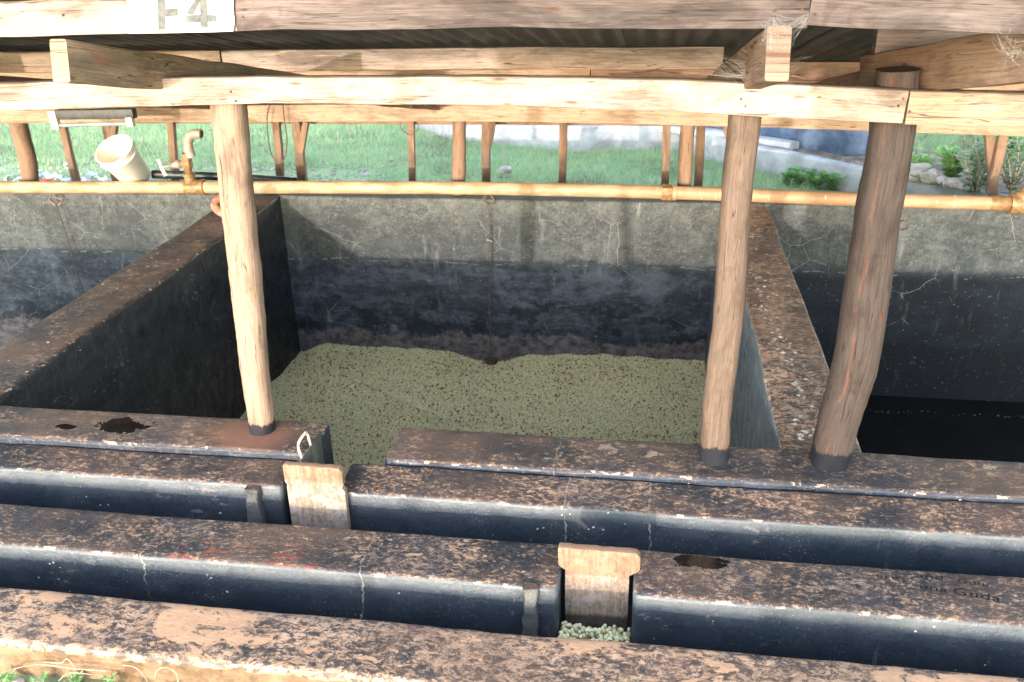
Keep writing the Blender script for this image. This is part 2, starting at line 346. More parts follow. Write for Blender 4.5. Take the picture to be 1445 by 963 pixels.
def simple(name, c1, c2, sc=20, rough=.6, metal=0, bump=.2, bd=.003, spots=None, spec=.5):
    t = NT(name); n = t.noise(t.pos, sc, 6, .65, .3); col = t.mix(t.step(n, .38, .66), c1, c2)
    if spots: col = t.mix(t.mul(t.step(t.noise(t.pos, sc * 2.2, 5, .7), spots[1], spots[1] + .04), .85), col, spots[0])
    t.bump(n, bump, bd); return t.out(col, rough, spec, metal)
def pipe_mat():
    t = NT('yellowed_pipe'); x = t.xyz(t.pos); n = t.noise(t.vec(t.pos, (1, 3, 3)), 6, 6, .65); nf = t.noise(t.pos, 45, 5, .7)
    col = t.mix(t.step(n, .35, .7), (.30, .20, .11), (.50, .36, .22))
    dk = t.step(t.add(x[0], t.mul(n, .6)), -.15, .35); col = t.mix(t.mul(dk, .6), col, (.33, .185, .10))
    st = t.mul(t.step(t.noise(t.vec(t.pos, (9, 1, 1.2)), 7, 4, .6), .66, .69), t.step(x[0], -.6, .0)); col = t.mix(st, col, (.8, .76, .68))
    col = t.mix(t.mul(t.step(t.vor(t.pos, 26), .12, .08), .8), col, (.14, .08, .04))
    gr = t.step(t.noise(t.vec(t.pos, (1, 2, 2)), 10, 6, .72), .5, .66, 0, .5); col = t.mix(gr, col, (.2, .12, .065)); t.bump(nf, .25, .002); return t.out(col, .55, .4)
M['pipe'] = pipe_mat()
M['brass'] = simple('corroded_brass', (.17, .095, .04), (.34, .21, .10), 30, .5, .2, .3, spots=((.2, .09, .03), .56))
M['galv'] = simple('stained_steel_bend', (.26, .21, .15), (.42, .36, .28), 24, .5, .2, .2, spots=((.35, .17, .06), .6))
M['rust'] = simple('rusty_iron', (.05, .033, .025), (.16, .085, .05), 60, .8, 0, .5)
M['rustred'] = simple('red_oxide_clay', (.24, .08, .045), (.38, .19, .13), 40, .75, 0, .4)
M['blackpipe'] = simple('black_plastic_pipe', (.015, .018, .02), (.05, .055, .055), 14, .38, 0, .1)
M['steel'] = simple('dull_sheet_steel', (.16, .17, .16), (.34, .34, .31), 12, .42, .75, .2, spots=((.2, .14, .09), .6))
M['rod'] = simple('cream_painted_rod', (.5, .42, .27), (.72, .66, .5), 50, .5)
M['bucket'] = simple('cream_bucket_plastic', (.80, .74, .64), (.88, .84, .76), 5, .42, 0, .05)
M['lampbody'] = simple('dark_lamp_batten', (.03, .035, .035), (.055, .06, .06), 20, .5)
M['lampend'] = simple('cream_lamp_end', (.6, .55, .4), (.75, .7, .55), 20, .45)
M['tube'] = simple('unlit_lamp_tube', (.22, .25, .27), (.3, .33, .35), 8, .15)
M['white'] = simple('white_sign_paint', (.68, .67, .65), (.80, .79, .77), 24, .7, 0, .15)
M['letter'] = simple('faded_grey_letter_paint', (.075, .08, .078), (.14, .145, .14), 45, .75, 0, .15)
def sheet_mat():
    t = NT('corrugated_steel_sheet'); n = t.noise(t.vec(t.pos, (3, .6, 1)), 5, 6, .65); nf = t.noise(t.pos, 40, 5, .7)
    col = t.mix(t.step(n, .4, .7), (.07, .075, .085), (.15, .15, .15)); col = t.mix(t.step(nf, .56, .66, 0, .5), col, (.16, .09, .05))
    t.bump(nf, .1, .001); return t.out(col, .6, .5, .4)
M['sheet'] = sheet_mat()
def pile_mat():
    t = NT('wet_parchment_coffee'); v = t.n('ShaderNodeTexVoronoi'); v.inputs['Scale'].default_value = 95; t.put(v.inputs['Vector'], t.pos)
    r = t.xyz(v.outputs['Color'])[0]
    col = t.ramp(r, [(0, (.52, .49, .29)), (.4, (.65, .61, .38)), (.93, (.76, .72, .46)), (.96, (.25, .06, .03)), (1, (.16, .03, .02))])
    t.bump(t.math('SUBTRACT', 1, v.outputs['Distance']), .4, .003); return t.out(col, .5, .4)
def bean_mat(name='parchment_bean', k=1.0):
    t = NT(name); r = t.geo.outputs['Random Per Island']
    g = t.ramp(r, [(0, (.37 * k, .345 * k, .19 * k)), (.3, (.44 * k, .42 * k, .25 * k)), (.6, (.51 * k, .49 * k, .31 * k)), (.9, (.57 * k, .55 * k, .37 * k)), (.96, (.45 * k, .32 * k, .12 * k)), (.975, (.30, .09, .04)), (1, (.22, .04, .025))])
    g.node.color_ramp.interpolation = 'LINEAR'
    return t.out(g, .42, .5)
M['pile'] = pile_mat(); M['bean'] = bean_mat('parchment_bean', 1.75); M['bean2'] = bean_mat('fresh_parchment_bean', 1.45)
def ground_mat():
    t = NT('grassy_soil'); n = t.noise(t.pos, 1.3, 7, .65); nf = t.noise(t.pos, 22, 6, .75)
    col = t.mix(t.step(nf, .38, .65), (.05, .04, .025), (.19, .15, .10)); col = t.mix(t.step(n, .35, .55, .2, .85), col, t.mix(nf, (.24, .32, .15), (.40, .50, .27)))
    t.bump(nf, .6, .03); return t.out(col, .95, .2)
M['ground'] = ground_mat()
def blade_mat(name, a, b, c):
    t = NT(name); r = t.geo.outputs['Random Per Island']; n = t.noise(t.pos, .9, 4, .6)
    col = t.mix(r, a, b); col = t.mix(t.step(n, .42, .66, 0, .65), col, c)
    pale = t.step(r, .9, .93); col = t.mix(t.mul(pale, .7), col, (.42, .40, .22))
    t.put(t.b.inputs['Subsurface Weight'], 0.0)
    tr = t.n('ShaderNodeBsdfTranslucent'); t.put(tr.inputs[0], col); ms = t.n('ShaderNodeMixShader'); ms.inputs[0].default_value = .35
    t.out(col, .6, .25); o = [x for x in t.t.nodes if x.type == 'OUTPUT_MATERIAL'][0]
    t.t.links.new(t.b.outputs[0], ms.inputs[1]); t.t.links.new(tr.outputs[0], ms.inputs[2]); t.t.links.new(ms.outputs[0], o.inputs[0]); return t.m
M['grass'] = blade_mat('field_grass', (.23, .37, .18), (.44, .57, .33), (.22, .38, .22))
M['weed'] = blade_mat('bright_weed_leaf', (.15, .36, .12), (.32, .54, .2), (.2, .42, .14))
M['silver'] = blade_mat('silvery_leaf', (.22, .32, .24), (.38, .46, .36), (.16, .26, .17))
M['dry'] = simple('dry_stalk', (.26, .2, .14), (.46, .38, .28), 40, .8)
M['stone'] = simple('pale_rubble_stone', (.30, .26, .22), (.55, .5, .45), 9, .85, 0, .6, .01)
M['low_wall'] = simple('pale_weathered_concrete', (.26, .26, .265), (.42, .42, .42), 4, .85, 0, .3, .006, spots=((.28, .25, .22), .62))
M['navy'] = simple('navy_tank_paint', (.035, .06, .11), (.10, .14, .2), 5, .5, 0, .2, .003, spots=((.4, .42, .45), .66))
M['rubble'] = simple('brown_rubble_bank', (.10, .075, .055), (.28, .22, .17), 12, .95, 0, .9, .03)
M['mud'] = simple('mud_floor', (.02, .02, .02), (.04, .038, .035), 6, .4)

def water_mat():
    t = NT('black_tank_water'); x = t.xyz(t.pos); n = t.noise(t.pos, 6, 3)
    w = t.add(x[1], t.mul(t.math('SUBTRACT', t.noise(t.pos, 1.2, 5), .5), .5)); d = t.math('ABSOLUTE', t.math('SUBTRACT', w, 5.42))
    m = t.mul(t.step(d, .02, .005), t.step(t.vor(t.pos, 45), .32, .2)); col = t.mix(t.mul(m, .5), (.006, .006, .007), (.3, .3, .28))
    t.bump(n, .12, .01); return t.out(col, .07, .5)
M['water'] = water_mat()

# ------------------------------------------------------------------ tank walls
def ledge(name, mat, x0, x1, yr, yf, z, depth, r=.016, label=None, seed=0, wob=.004, zr=None, cat='wall', parent=None, extra=None):
    """wall running along X: rear edge yr, front edge yf; rounded arrises; x ends rounded a little"""
    if zr is None: zr = z
    sec = []
    def arc(cx, cz, a0, a1, rr, k=4):
        for i in range(k + 1):
            a = math.radians(a0 + (a1 - a0) * i / k); sec.append((cx + rr * math.cos(a), cz + rr * math.sin(a)))
    arc(yf + r, z - r, 180, 90, r)
    for i in range(1, 8): sec.append((yf + r + (yr - yf - 2 * r) * i / 8, z + (zr - z) * i / 8))
    arc(yr - r, zr - r, 90, 0, r)
    for k in range(1, 4): sec.append((yr, zr - r - (depth - r) * k / 3))
    for k in range(3, 0, -1): sec.append((yf, z - r - (depth - r) * k / 3))
    n = max(4, int((x1 - x0) / .035)); xs = list(np.linspace(x0 + .012, x1 - .012, n)); xs = [x0, x0 + .004] + xs + [x1 - .004, x1]
    mb = MB(); base = 0; m = len(sec)
    for i, x in enumerate(xs):
        inset = {0: .014, 1: .005}.get(min(i, len(xs) - 1 - i), 0)
        cy = (yr + yf) / 2
        for (y, zz) in sec:
            y2 = y + (inset if y < cy else -inset) * (1 if abs(y - cy) > .05 else 0); z2 = zz - (inset if zz > z - depth * .5 else 0)
            q = Vector((x, y2, z2))
            wz = noise.noise(Vector((x * 2.2, y * 3, seed))) * wob * 1.2 + noise.noise(Vector((x * 11, y * 11, seed + 5))) * wob * .5
            wy = noise.noise(Vector((x * 1.1, seed + 2, zz * 2))) * wob * 1.3 + noise.noise(Vector((x * 14, y * 9, zz * 14 + seed))) * wob * .5
            if extra: wz += extra(x, y)
            mb.v.append(Vector((x, y2 + wy, z2 + wz)))
    for i in range(len(xs) - 1):
        for j in range(m):
            k = (j + 1) % m
            mb.f.append((i * m + j, i * m + k, (i + 1) * m + k, (i + 1) * m + j)); mb.uv.append([(0, 0)] * 4)
    mb.f.append(list(range(m))); mb.uv.append([(0, 0)] * m); e = (len(xs) - 1) * m
    mb.f.append([e + j for j in range(m - 1, -1, -1)]); mb.uv.append([(0, 0)] * m)
    o = mb.build(name, mat, parent, 50, None if parent else ((x0 + x1) / 2, (yr + yf) / 2, z - depth))
    if label: tag(o, label, cat)
    return o
XL, XR = -5.6, 3.4
GZ = -.5
GW = 'ledge'
ledge('tank_ledge', M['tar_D'], XL, -1.105, 2.68, 2.462, 0, 1.5, label='wet patched black ledge at the tank front, left of the sluice gap', seed=1)
ledge('tank_ledge', M['tar_Dr'], -.845, XR, 2.68, 2.462, 0, 1.5, label='black ledge at the tank front, right of the sluice gap, carrying two poles', seed=2)
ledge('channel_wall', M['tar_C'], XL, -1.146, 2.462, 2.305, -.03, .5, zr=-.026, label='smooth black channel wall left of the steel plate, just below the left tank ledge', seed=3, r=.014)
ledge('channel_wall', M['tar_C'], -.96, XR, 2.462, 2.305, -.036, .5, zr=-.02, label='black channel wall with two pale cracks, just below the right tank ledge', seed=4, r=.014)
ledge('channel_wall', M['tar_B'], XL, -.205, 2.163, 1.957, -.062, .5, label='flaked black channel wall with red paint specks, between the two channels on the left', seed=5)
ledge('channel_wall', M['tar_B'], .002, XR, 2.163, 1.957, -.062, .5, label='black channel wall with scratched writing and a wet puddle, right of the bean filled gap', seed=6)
ledge('outer_kerb', M['tar_A'], XL, XR, 1.812, 1.607, -.093, .5, label='outermost kerb wall of badly flaked tar with muddy brown front face', seed=7, wob=.006)
# sluice bottom pieces linking ledges in the gaps
def boxmesh(mb, x0, x1, y0, y1, z0, z1):
    return mb.poly([(x0, y0, z0), (x1, y0, z0), (x1, y1, z0), (x0, y1, z0), (x0, y0, z1), (x1, y0, z1), (x1, y1, z1), (x0, y1, z1)],
                   [(0, 3, 2, 1), (4, 5, 6, 7), (0, 1, 5, 4), (1, 2, 6, 5), (2, 3, 7, 6), (3, 0, 4, 7)])
# channel floors + tank floor
mb = MB(); boxmesh(mb, XL, XR, 1.70, 2.46, -1.7, -.40); tag(mb.build('channel_floor', M['mud'], None), kind='structure')
mb = MB(); boxmesh(mb, XL, XR, 2.60, 5.9, -1.75, -1.5); tag(mb.build('tank_floor', M['mud'], None), kind='structure')
mb = MB(); boxmesh(mb, -1.16, -.80, 2.455, 2.672, -1.6, -.34); tag(mb.build('sluice_sill', M['mud'], None), 'dark sill at the bottom of the gap between the two tank ledges', 'sill')
# ribs on the channel faces
def rib(px, w, y, z0, z1, label):
    mb = MB(); x = px
    mb.sweep(lerp((x, y - .006, z0), (x + .004, y - .006, z1), 14), rrect(w, .034, .008), (1, 0, 0), wob=.011, wf=26, seed=x)
    o = mb.build('mortar_rib', M['rib'], None, origin=(x, y, z0)); tag(o, label, 'mortar rib'); return o
xb = aty(747, 850, 1.955)[0]; rib(xb, .042, 1.957, -.44, -.058, 'narrow vertical mortar rib on the channel face left of the bean filled gap')
xc = aty(360, 710, 2.305)[0]; rib(xc, .05, 2.305, -.44, -.034, 'rough pale mortar rib on the channel face left of the steel plate')

# rear wall
def grid_wall(name, mat, x0, x1, y, th, z0, z1, label):
    mb = MB(); nx = int((x1 - x0) / .06); nzn = 26
    sec = rrect(th, z1 - z0, .018, 4)
    mb.sweep(lerp((x0, y + th / 2, (z0 + z1) / 2), (x1, y + th / 2, (z0 + z1) / 2), nx), sec, (0, 1, 0), wob=.008, wf=1.7)
    o = mb.build(name, mat, None, 50, origin=((x0 + x1) / 2, y, z0)); tag(o, label, 'wall'); return o
grid_wall('tank_rear_wall', M['rear_wall'], XL, XR, 5.62, .24, -1.5, .005, 'long stained rear wall of the fermentation tanks under the yellow pipe')
# partitions
def partition(name, mat, x0, x1, label, batter=0):
    mb = MB(); n = 44; h = 1.5; r = .02
    def sec(i):
        w = x1 - x0; s = []
        for cx, cz, a0 in ((w / 2 - r, h / 2 - r, 0), (-w / 2 + r, h / 2 - r, 90)):
            for k in range(5):
                a = math.radians(a0 + 90 * k / 4); s.append((cx + r * math.cos(a), cz + r * math.sin(a)))
        for k in range(1, 6): s.append((-w / 2 - batter * (k / 5) ** 1.2, h / 2 - r - (h - r) * k / 5))
        for k in range(5, 0, -1): s.append((w / 2, h / 2 - r - (h - r) * k / 5))
        return s
    mb.sweep(lerp(((x0 + x1) / 2, 2.645, -.004 - h / 2), ((x0 + x1) / 2, 5.64, .002 - h / 2), n), sec, (1, 0, 0), up=(0, 0, 1), wob=.012, wf=2.6)
    o = mb.build(name, mat, None, 50, origin=((x0 + x1) / 2, 4.1, -1.5)); tag(o, label, 'wall')
partition('tank_partition', M['tar_P'], -2.795, -2.478, 'dark partition wall between the bean tank and the left tank')
partition('tank_partition', M['tar_P2'], .475, .742, 'partition wall spattered with white droppings between the bean tank and the right tank', batter=.07)

# ------------------------------------------------------------------ coffee
def pile_z(x, y):
    z = -1.105 + .035 * noise.noise(Vector((x * 1.8, y * 1.8, 0))) + .018 * noise.noise(Vector((x * 6, y * 6, 4)))
    z -= .075 * math.exp(-((x + 1.08) / .22) ** 2 - ((y - 5.62) / .5) ** 2)
    z += .03 * math.exp(-((x + 1.9) / .5) ** 2 - ((y - 5.1) / .4) ** 2) + .03 * math.exp(-((x + .3) / .5) ** 2 - ((y - 5.2) / .4) ** 2)
    z -= .05 * math.exp(-((x + 2.47) / .1) ** 2)  - .03 * max(0, 4.2 - y)
    for (a, b, c) in ((.55, -4.75, .045), (-.5, -5.30, .035)): # rake lines
        d = (y + b + a * (x + 1.3)); z -= c * math.exp(-(d / .03) ** 2) * (1 if abs(x + 1.55) < .45 else 0)
    return z
nx, ny = 150, 150; xs = np.linspace(-2.5, .56, nx); ys = np.linspace(2.66, 5.64, ny)
V = [(x, y, pile_z(x, y) - .004) for y in ys for x in xs]
Fc = [(j * nx + i, j * nx + i + 1, (j + 1) * nx + i + 1, (j + 1) * nx + i) for j in range(ny - 1) for i in range(nx - 1)]
me = bpy.data.meshes.new('coffee_bed'); me.from_pydata(V, [], Fc)
heap = link('coffee_bed', me, M['pile'], None); tag(heap, 'bed of wet pale green parchment coffee with red skins filling the middle tank', 'coffee beans', kind='stuff')
def ico(sub=1):
    bm = bmesh.new(); bmesh.ops.create_icosphere(bm, subdivisions=sub, radius=1); v = np.array([q.co[:] for q in bm.verts]); f = np.array([[q.index for q in p.verts] for p in bm.faces]); bm.free(); return v, f
IC = {1: ico(1), 2: ico(2)}
def beans(name, P, size, mat, parent=None, label=None, flat=.55, sub=1):
    IV, IF = IC[sub]
    n = len(P); P = np.array(P)
    q = rng.normal(size=(n, 4)); q /= np.linalg.norm(q, axis=1)[:, None]; w, x, y, z = q.T
    R = np.stack([1 - 2 * (y * y + z * z), 2 * (x * y - z * w), 2 * (x * z + y * w), 2 * (x * y + z * w), 1 - 2 * (x * x + z * z), 2 * (y * z - x * w), 2 * (x * z - y * w), 2 * (y * z + x * w), 1 - 2 * (x * x + y * y)], 1).reshape(n, 3, 3)
    sc = np.stack([size * rng.uniform(.85, 1.15, n), size * .74 * rng.uniform(.85, 1.15, n), size * flat * np.ones(n)], 1)
    vv = np.einsum('nij,nvj->nvi', R, IV[None] * sc[:, None, :]) + P[:, None, :]
    ff = (IF[None] + (np.arange(n) * len(IV))[:, None, None]).reshape(-1, 3)
    me = bpy.data.meshes.new(name); me.vertices.add(n * len(IV)); me.vertices.foreach_set('co', vv.reshape(-1).astype(np.float32))
    me.loops.add(ff.size); me.loops.foreach_set('vertex_index', ff.reshape(-1).astype(np.int32))
    me.polygons.add(len(ff)); me.polygons.foreach_set('loop_start', np.arange(0, ff.size, 3, dtype=np.int32)); me.polygons.foreach_set('use_smooth', np.ones(len(ff), dtype=bool))
    me.update(); me.validate(); me.materials.append(mat)
    o = bpy.data.objects.new(name, me); C.objects.link(o)
    if parent: o.parent = parent
    if label: tag(o, label, 'coffee beans')
    tag(o, kind='stuff'); return o
P = []
for k in range(80000):
    x = random.uniform(-2.47, .5); y = random.uniform(3.85, 5.62) if k < 70000 else random.uniform(2.7, 3.85)
    P.append((x, y, pile_z(x, y) + random.uniform(-.002, .0005)))
beans('coffee_beans', P, .0058, M['bean'], heap)
P = []
for k in range(1900):
    x = random.uniform(-2.45, .48); y = random.uniform(3.9, 5.6)
    if noise.noise(Vector((x * 2.2, y * 2.2, 8))) + random.random() * .8 < .25: continue
    P.append((x, y, pile_z(x, y) + .006))
M['skin'] = simple('red_cherry_skin', (.26, .05, .03), (.40, .12, .06), 60, .5)
o = beans('cherry_skins', P, .0085, M['skin'], heap, flat=.35)
# beans caught in the front sluice gap
P = []
for k in range(330):
    x = random.uniform(-.198, -.004); y = random.uniform(1.80, 2.02)
    P.append((x, y, -.236 + .28 * (2.02 - y) - random.random() * .012 + .005 * math.sin(x * 60)))
for k in range(420):
    P.append((random.uniform(-.198, -.004), random.uniform(1.80, 2.02), random.uniform(-.28, -.246)))
gb = beans('sluice_beans', P, .0078, M['bean2'], None, flat=.72, sub=2, label= 'handful of pale green coffee beans caught in the gap below the front wooden board')
mb = MB(); boxmesh(mb, -.203, 0, 1.82, 2.03, -.40, -.262); o = mb.build('bean_mass', M['pile'], gb); tag(o, kind='stuff')
# water in the right tank
mb = MB(); boxmesh(mb, .72, XR, 2.66, 5.64, -1.5, -1.31); tag(mb.build('tank_water', M['water'], None), kind='structure')
mb = MB(); boxmesh(mb, XL, -2.78, 2.66, 5.64, -1.5, -1.46); tag(mb.build('tank_puddle', M['mud'], None), kind='structure')

# ------------------------------------------------------------------ sluice boards and steel plate
def tboard(name, x0, x1, e0, e1, y, z0, zb, z1, th, mat, label, lean=.03, origin=None):
    """T-shaped sluice board: body x0..x1 from z0 to zb, ears e0..e1 from zb to z1"""
    zs = [z0, z0 + (zb - z0) * .33, z0 + (zb - z0) * .66, zb - .008]
    out = [(x0 + .004, zs[0]), (x0 + .002, zs[1]), (x0, zs[2]), (x0, zs[3]), (e0 + .006, zb + .002), (e0, zb + .012), (e0 - .001, z1 - .006), (e0 + .003, z1)]
    tp = np.linspace(e0 + .01, e1 - .01, 12); out += [(x, z1 + .004 * noise.noise(Vector((x * 40, z1, 2))) - .012 * (x - e0)) for x in tp]
    out += [(e1 - .002, z1 - .014), (e1, z1 - .02), (e1, zb + .012), (e1 - .006, zb + .002), (x1, zs[3] - .004), (x1, zs[2]), (x1 - .004, zs[1]), (x1 - .006, zs[0])]
    bm = bmesh.new(); uvl = bm.loops.layers.uv.new('UVMap')
    A = [bm.verts.new((x, y + lean * (z - z0), z)) for x, z in out]; B = [bm.verts.new((x, y + th + lean * (z - z0), z)) for x, z in out]
    fa = bm.faces.new(A); fb = bm.faces.new(B[::-1]); n = len(out)
    for i in range(n): bm.faces.new((A[i], B[i], B[(i + 1) % n], A[(i + 1) % n]))
    bmesh.ops.recalc_face_normals(bm, faces=bm.faces)
    bmesh.ops.bevel(bm, geom=[e for e in bm.edges], offset=.0011, segments=2, affect='EDGES', profile=.6)
    for f in bm.faces:
        for l in f.loops: l[uvl].uv = (l.vert.co.z, l.vert.co.x * .8 + l.vert.co.y)
    bm.normal_update(); me = bpy.data.meshes.new(name); bm.to_mesh(me); bm.free()
    o = link(name, me, mat, None, origin=origin or ((x0 + x1) / 2, y, z0)); tag(o, label, 'sluice board'); return o
def gate_wood():
    t = NT('damp_shaded_board'); uv = t.n('ShaderNodeTexCoord').outputs['UV']; z = t.xyz(t.pos)[2]
    g = t.noise(t.vec(uv, (3, 30, 1)), 3, 7, .75, .5); st = t.noise(t.pos, 16, 6, .75, .3); fg = t.noise(t.pos, 90, 4, .7)
    col = t.mix(t.step(t.add(t.mul(g, .5), t.mul(st, .5)), .38, .62), (.15, .092, .06), (.32, .215, .14))
    zz = t.add(z, t.mul(t.math('SUBTRACT', t.noise(t.pos, 14, 5, .7), .5), .02)); y = t.xyz(t.pos)[1]
    shade_lvl = t.step(y, 2.1, 2.2, -.078, .018)
    wet = t.step(t.math('SUBTRACT', zz, shade_lvl), .004, -.004); low = t.mix(t.step(t.add(t.mul(g, .5), t.mul(fg, .5)), .38, .64), (.17, .12, .09), (.36, .27, .21)); low = t.mix(t.step(st, .50, .62, 0, .75), low, (.36, .32, .33))  # greyer below the sunlit top: the shade line is painted in
    col = t.mix(wet, col, low); col = t.mix(t.step(st, .56, .64, 0, .55), col, (.24, .11, .055)); col = t.mix(t.step(fg, .58, .66, 0, .5), col, (.12, .07, .045))  # wet masks the painted shade as well as damp
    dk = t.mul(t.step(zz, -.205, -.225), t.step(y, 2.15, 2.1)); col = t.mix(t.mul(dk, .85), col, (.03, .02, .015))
    tp = t.step(t.xyz(t.geo.outputs['Normal'])[2], .5, .8); col = t.mix(t.mul(tp, .8), col, t.mix(fg, (.22, .12, .07), (.42, .24, .16)))
    t.bump(t.add(g, fg), .7, .004); return t.out(col, .8, .2)
M['gate'] = gate_wood()
tboard('sluice_board', -.192, -.010, -.212, .019, 2.03, -.42, -.056, .012, .024, M['gate'], 'front T-shaped wooden sluice board standing above the caught beans')
tboard('sluice_board', -1.112, -.918, -1.116, -.921, 2.262, -.42, .0, .075, .022, M['gate'], 'rear wooden sluice board standing beside the upright steel plate')
pl = empty('steel_sluice_plate', (-1.13, 2.4, -.3), 'thin dull steel sluice plate with bent rod handle, upright in the rear gap', 'sluice plate')
mb = MB(); pts = [(2.275, -.42), (2.275, .028), (2.282, .034), (2.548, .034), (2.555, .026), (2.555, -.42)]
vs = [(-1.094 + .02 * (z < -.1) * 0, y, z) for y, z in pts] + [(-1.097, y, z) for y, z in pts]; n = len(pts)
mb.poly(vs, [tuple(range(n)), tuple(range(2 * n - 1, n - 1, -1))] + [(i, i + n, (i + 1) % n + n, (i + 1) % n) for i in range(n)]); mb.build('plate', M['steel'], pl)
hp = [aty(426, 646, 2.40), aty(418, 628, 2.41), aty(430, 613, 2.44), aty(434, 612, 2.46), aty(441, 630, 2.47)]
hp = [Vector((-1.105, q[1], q[2])) + Vector((q[0] + 1.105, 0, 0)) * .6 for q in hp]
MB().sweep(smooth_path([tuple(h) for h in hp], 6), circ(.0045, 8), None).build('handle', M['rod'], pl)

# ------------------------------------------------------------------ open timber shed
shed = empty('timber_shed', (-.8, 4.2, 0), 'low open shed of rough poles, sawn beams and corrugated sheets over the tanks', 'shed')
SL = .2
def rz(y, k=1.185): return k - SL * (y - 2.6)
def pole(px, y, mat, prof, label=None, seed=0, n=20, name='post', sq=1, ex=2.45, lump=.0):
    """px: list of (pixel x, pixel y, width px)"""
    P = []; W = []
    for (a, b, w) in px:
        q = aty(a, b, y); q2 = aty(a + w / 2, b, y); q1 = aty(a - w / 2, b, y); P.append(tuple(q)); W.append((q2[0] - q1[0]) / 2)
    sp = smooth_path(P, 14); rs = np.interp(np.linspace(0, len(P) - 1, len(sp)), range(len(P)), W)
    sqf = lambda a: 1 / (abs(math.cos(a)) ** ex + abs(math.sin(a)) ** ex) ** (1 / ex)
    mb = MB(); mb.sweep(sp, lambda i: [(x * sqf(math.atan2(yy, x)), yy * sq * sqf(math.atan2(yy, x))) for x, yy in circ(rs[i], n, math.pi / 2)], (1, 0, 0), wob=.003, wf=9, seed=seed)
    for v in mb.v: v += Vector((noise.noise(v * 26 + Vector((seed, 0, 0))), noise.noise(v * 26 + Vector((0, seed, 5))), 0)) * .0022 + Vector((noise.noise(Vector((v.x * 60, v.y * 60, v.z * 3))), 0, 0)) * .0016
    o = mb.build(name, mat, shed)
    if label: o['label'] = label
    return o
pole([(322, 140, 45), (330, 225, 43), (337, 300, 42), (351, 430, 39), (360, 520, 36), (369, 590, 33), (371, 612, 32)], 2.60, M['post_pale'], None, 'pale slender front pole standing left of the sluice gap', 1)
pole([(1051, 158, 46), (1044, 230, 45), (1038, 300, 43), (1029, 430, 43), (1018, 520, 42), (1011, 590, 41), (1007, 652, 42)], 2.59, M['post_brown'], None, 'straight brown front pole left of the speckled partition', 2, ex=2.9)
pole([(1267, 98, 60), (1259, 175, 62), (1250, 240, 62), (1239, 300, 63), (1220, 430, 64), (1205, 520, 62), (1184, 590, 57), (1169, 652, 54)], 2.605, M['post_grey'], None, 'thick grey leaning front pole with an orange resin streak', 3, ex=2.9)
for x, y, z, r in [(*aty(371, 607, 2.585)[[0, 1]], .0, .075)]: pass
def timber(name, p0, p1, w, h, mat, label=None, bow=0, wob=.004, n=None, seed=0, r=.005, side=None, parent=None, bows=None, thick=None):
    """w = across (horizontal), h = depth"""
    L = (Vector(p1) - Vector(p0)).length; n = n or max(6, int(L / .06)); pts = lerp(p0, p1, n)
    if bow: pts = [p + Vector((0, 0, bow * math.sin(math.pi * i / (n - 1)))) for i, p in enumerate(pts)]
    if bows: pts = [p + Vector((0, 0, bows(p.x))) for p in pts]
    t = (Vector(p1) - Vector(p0)).normalized(); sd = Vector(side) if side else t.cross(Vector((0, 0, 1)))
    sec = rrect(w, h, r, 2)
    mb = MB(); mb.sweep(pts, (lambda i: [(x, y * thick(pts[i].x)) for x, y in sec]) if thick else sec, sd, wob=wob, wf=4, seed=seed)
    o = mb.build(name, mat, parent or shed, 35)
    if label: o['label'] = label
    return o
# front plate (in front of the poles), two lengths with a scarf joint on the third pole
PB = lambda x: .010 * math.cos((x + .4) * .95) - .012
q0 = aty(-60, 118, 2.53); qs = aty(1278, 165, 2.53)
def platez(px, top, bot): return (aty(px, top, 2.52)[2] + aty(px, bot, 2.52)[2]) / 2, aty(px, top, 2.52)[2] - aty(px, bot, 2.52)[2]
K = [(-40, 117, 161), (0, 118, 158), (200, 112, 151), (400, 110, 147), (720, 109, 150), (900, 112, 156), (1080, 119, 165), (1278, 128, 176)]
def multi(name, K, y, mat, th, label=None, seed=0, yoff=0):
    P = []; Hh = []
    for (px, a, b) in K:
        u = aty(px, a, y); d = aty(px, b, y); P.append(((u[0] + d[0]) / 2, y + th / 2 + yoff, (u[2] + d[2]) / 2)); Hh.append(u[2] - d[2])
    sp = smooth_path(P, 8); hs = np.interp(np.linspace(0, len(P) - 1, len(sp)), range(len(P)), Hh)
    def sec(i):
        return rrect(th, hs[i], .005, 2)
    mb = MB(); mb.sweep(sp, sec, (0, 1, 0), wob=.0035, wf=6, seed=seed); o = mb.build(name, mat, shed, 35)
    if label: o['label'] = label
    return o
multi('beam', K[:], 2.50, M['beam'], .05, 'long pale front beam across the pole tops', 1)
multi('beam', [(1281, 129, 176.5), (1360, 131, 178), (1450, 134, 180), (1560, 138, 184)], 2.503, M['beam_side'], .05, 'tan front beam length spliced on at the right', 5)
timber('beam', (-5.4, 2.525, 1.165), (float(aty(-42, 138, 2.5)[0]) - .003, 2.525, 1.165), .05, .09, M['beam'], seed=3)
# front purlin = what carries the painted sign
multi('purlin', [(-60, -8, 53), (0, 3, 52.5), (160, -6, 49), (330, -12, 45)], 2.17, M['fascia_pale'], .05, 'pale front purlin length under the roof edge, painted white at its end', 6)
multi('purlin', [(331.5, -12, 45), (520, -12, 42), (720, -14, 40), (900, -13, 41), (1142, -12, 41.5)], 2.172, M['fascia_shaded'], .05, 'shade-toned brown front purlin length in the middle', 7)
multi('purlin', [(1143.5, -14, 35), (1240, -10, 41), (1350, -8, 46), (1470, -4, 49), (1560, 0, 53)], 2.176, M['fascia_shaded'], .05, 'grey shade-toned front purlin length at the right', 8)
timber('purlin', (-5.4, 2.195, 1.425), (float(aty(-62, 20, 2.17)[0]) - .003, 2.195, 1.425), .05, .1, M['fascia_pale'], seed=9)
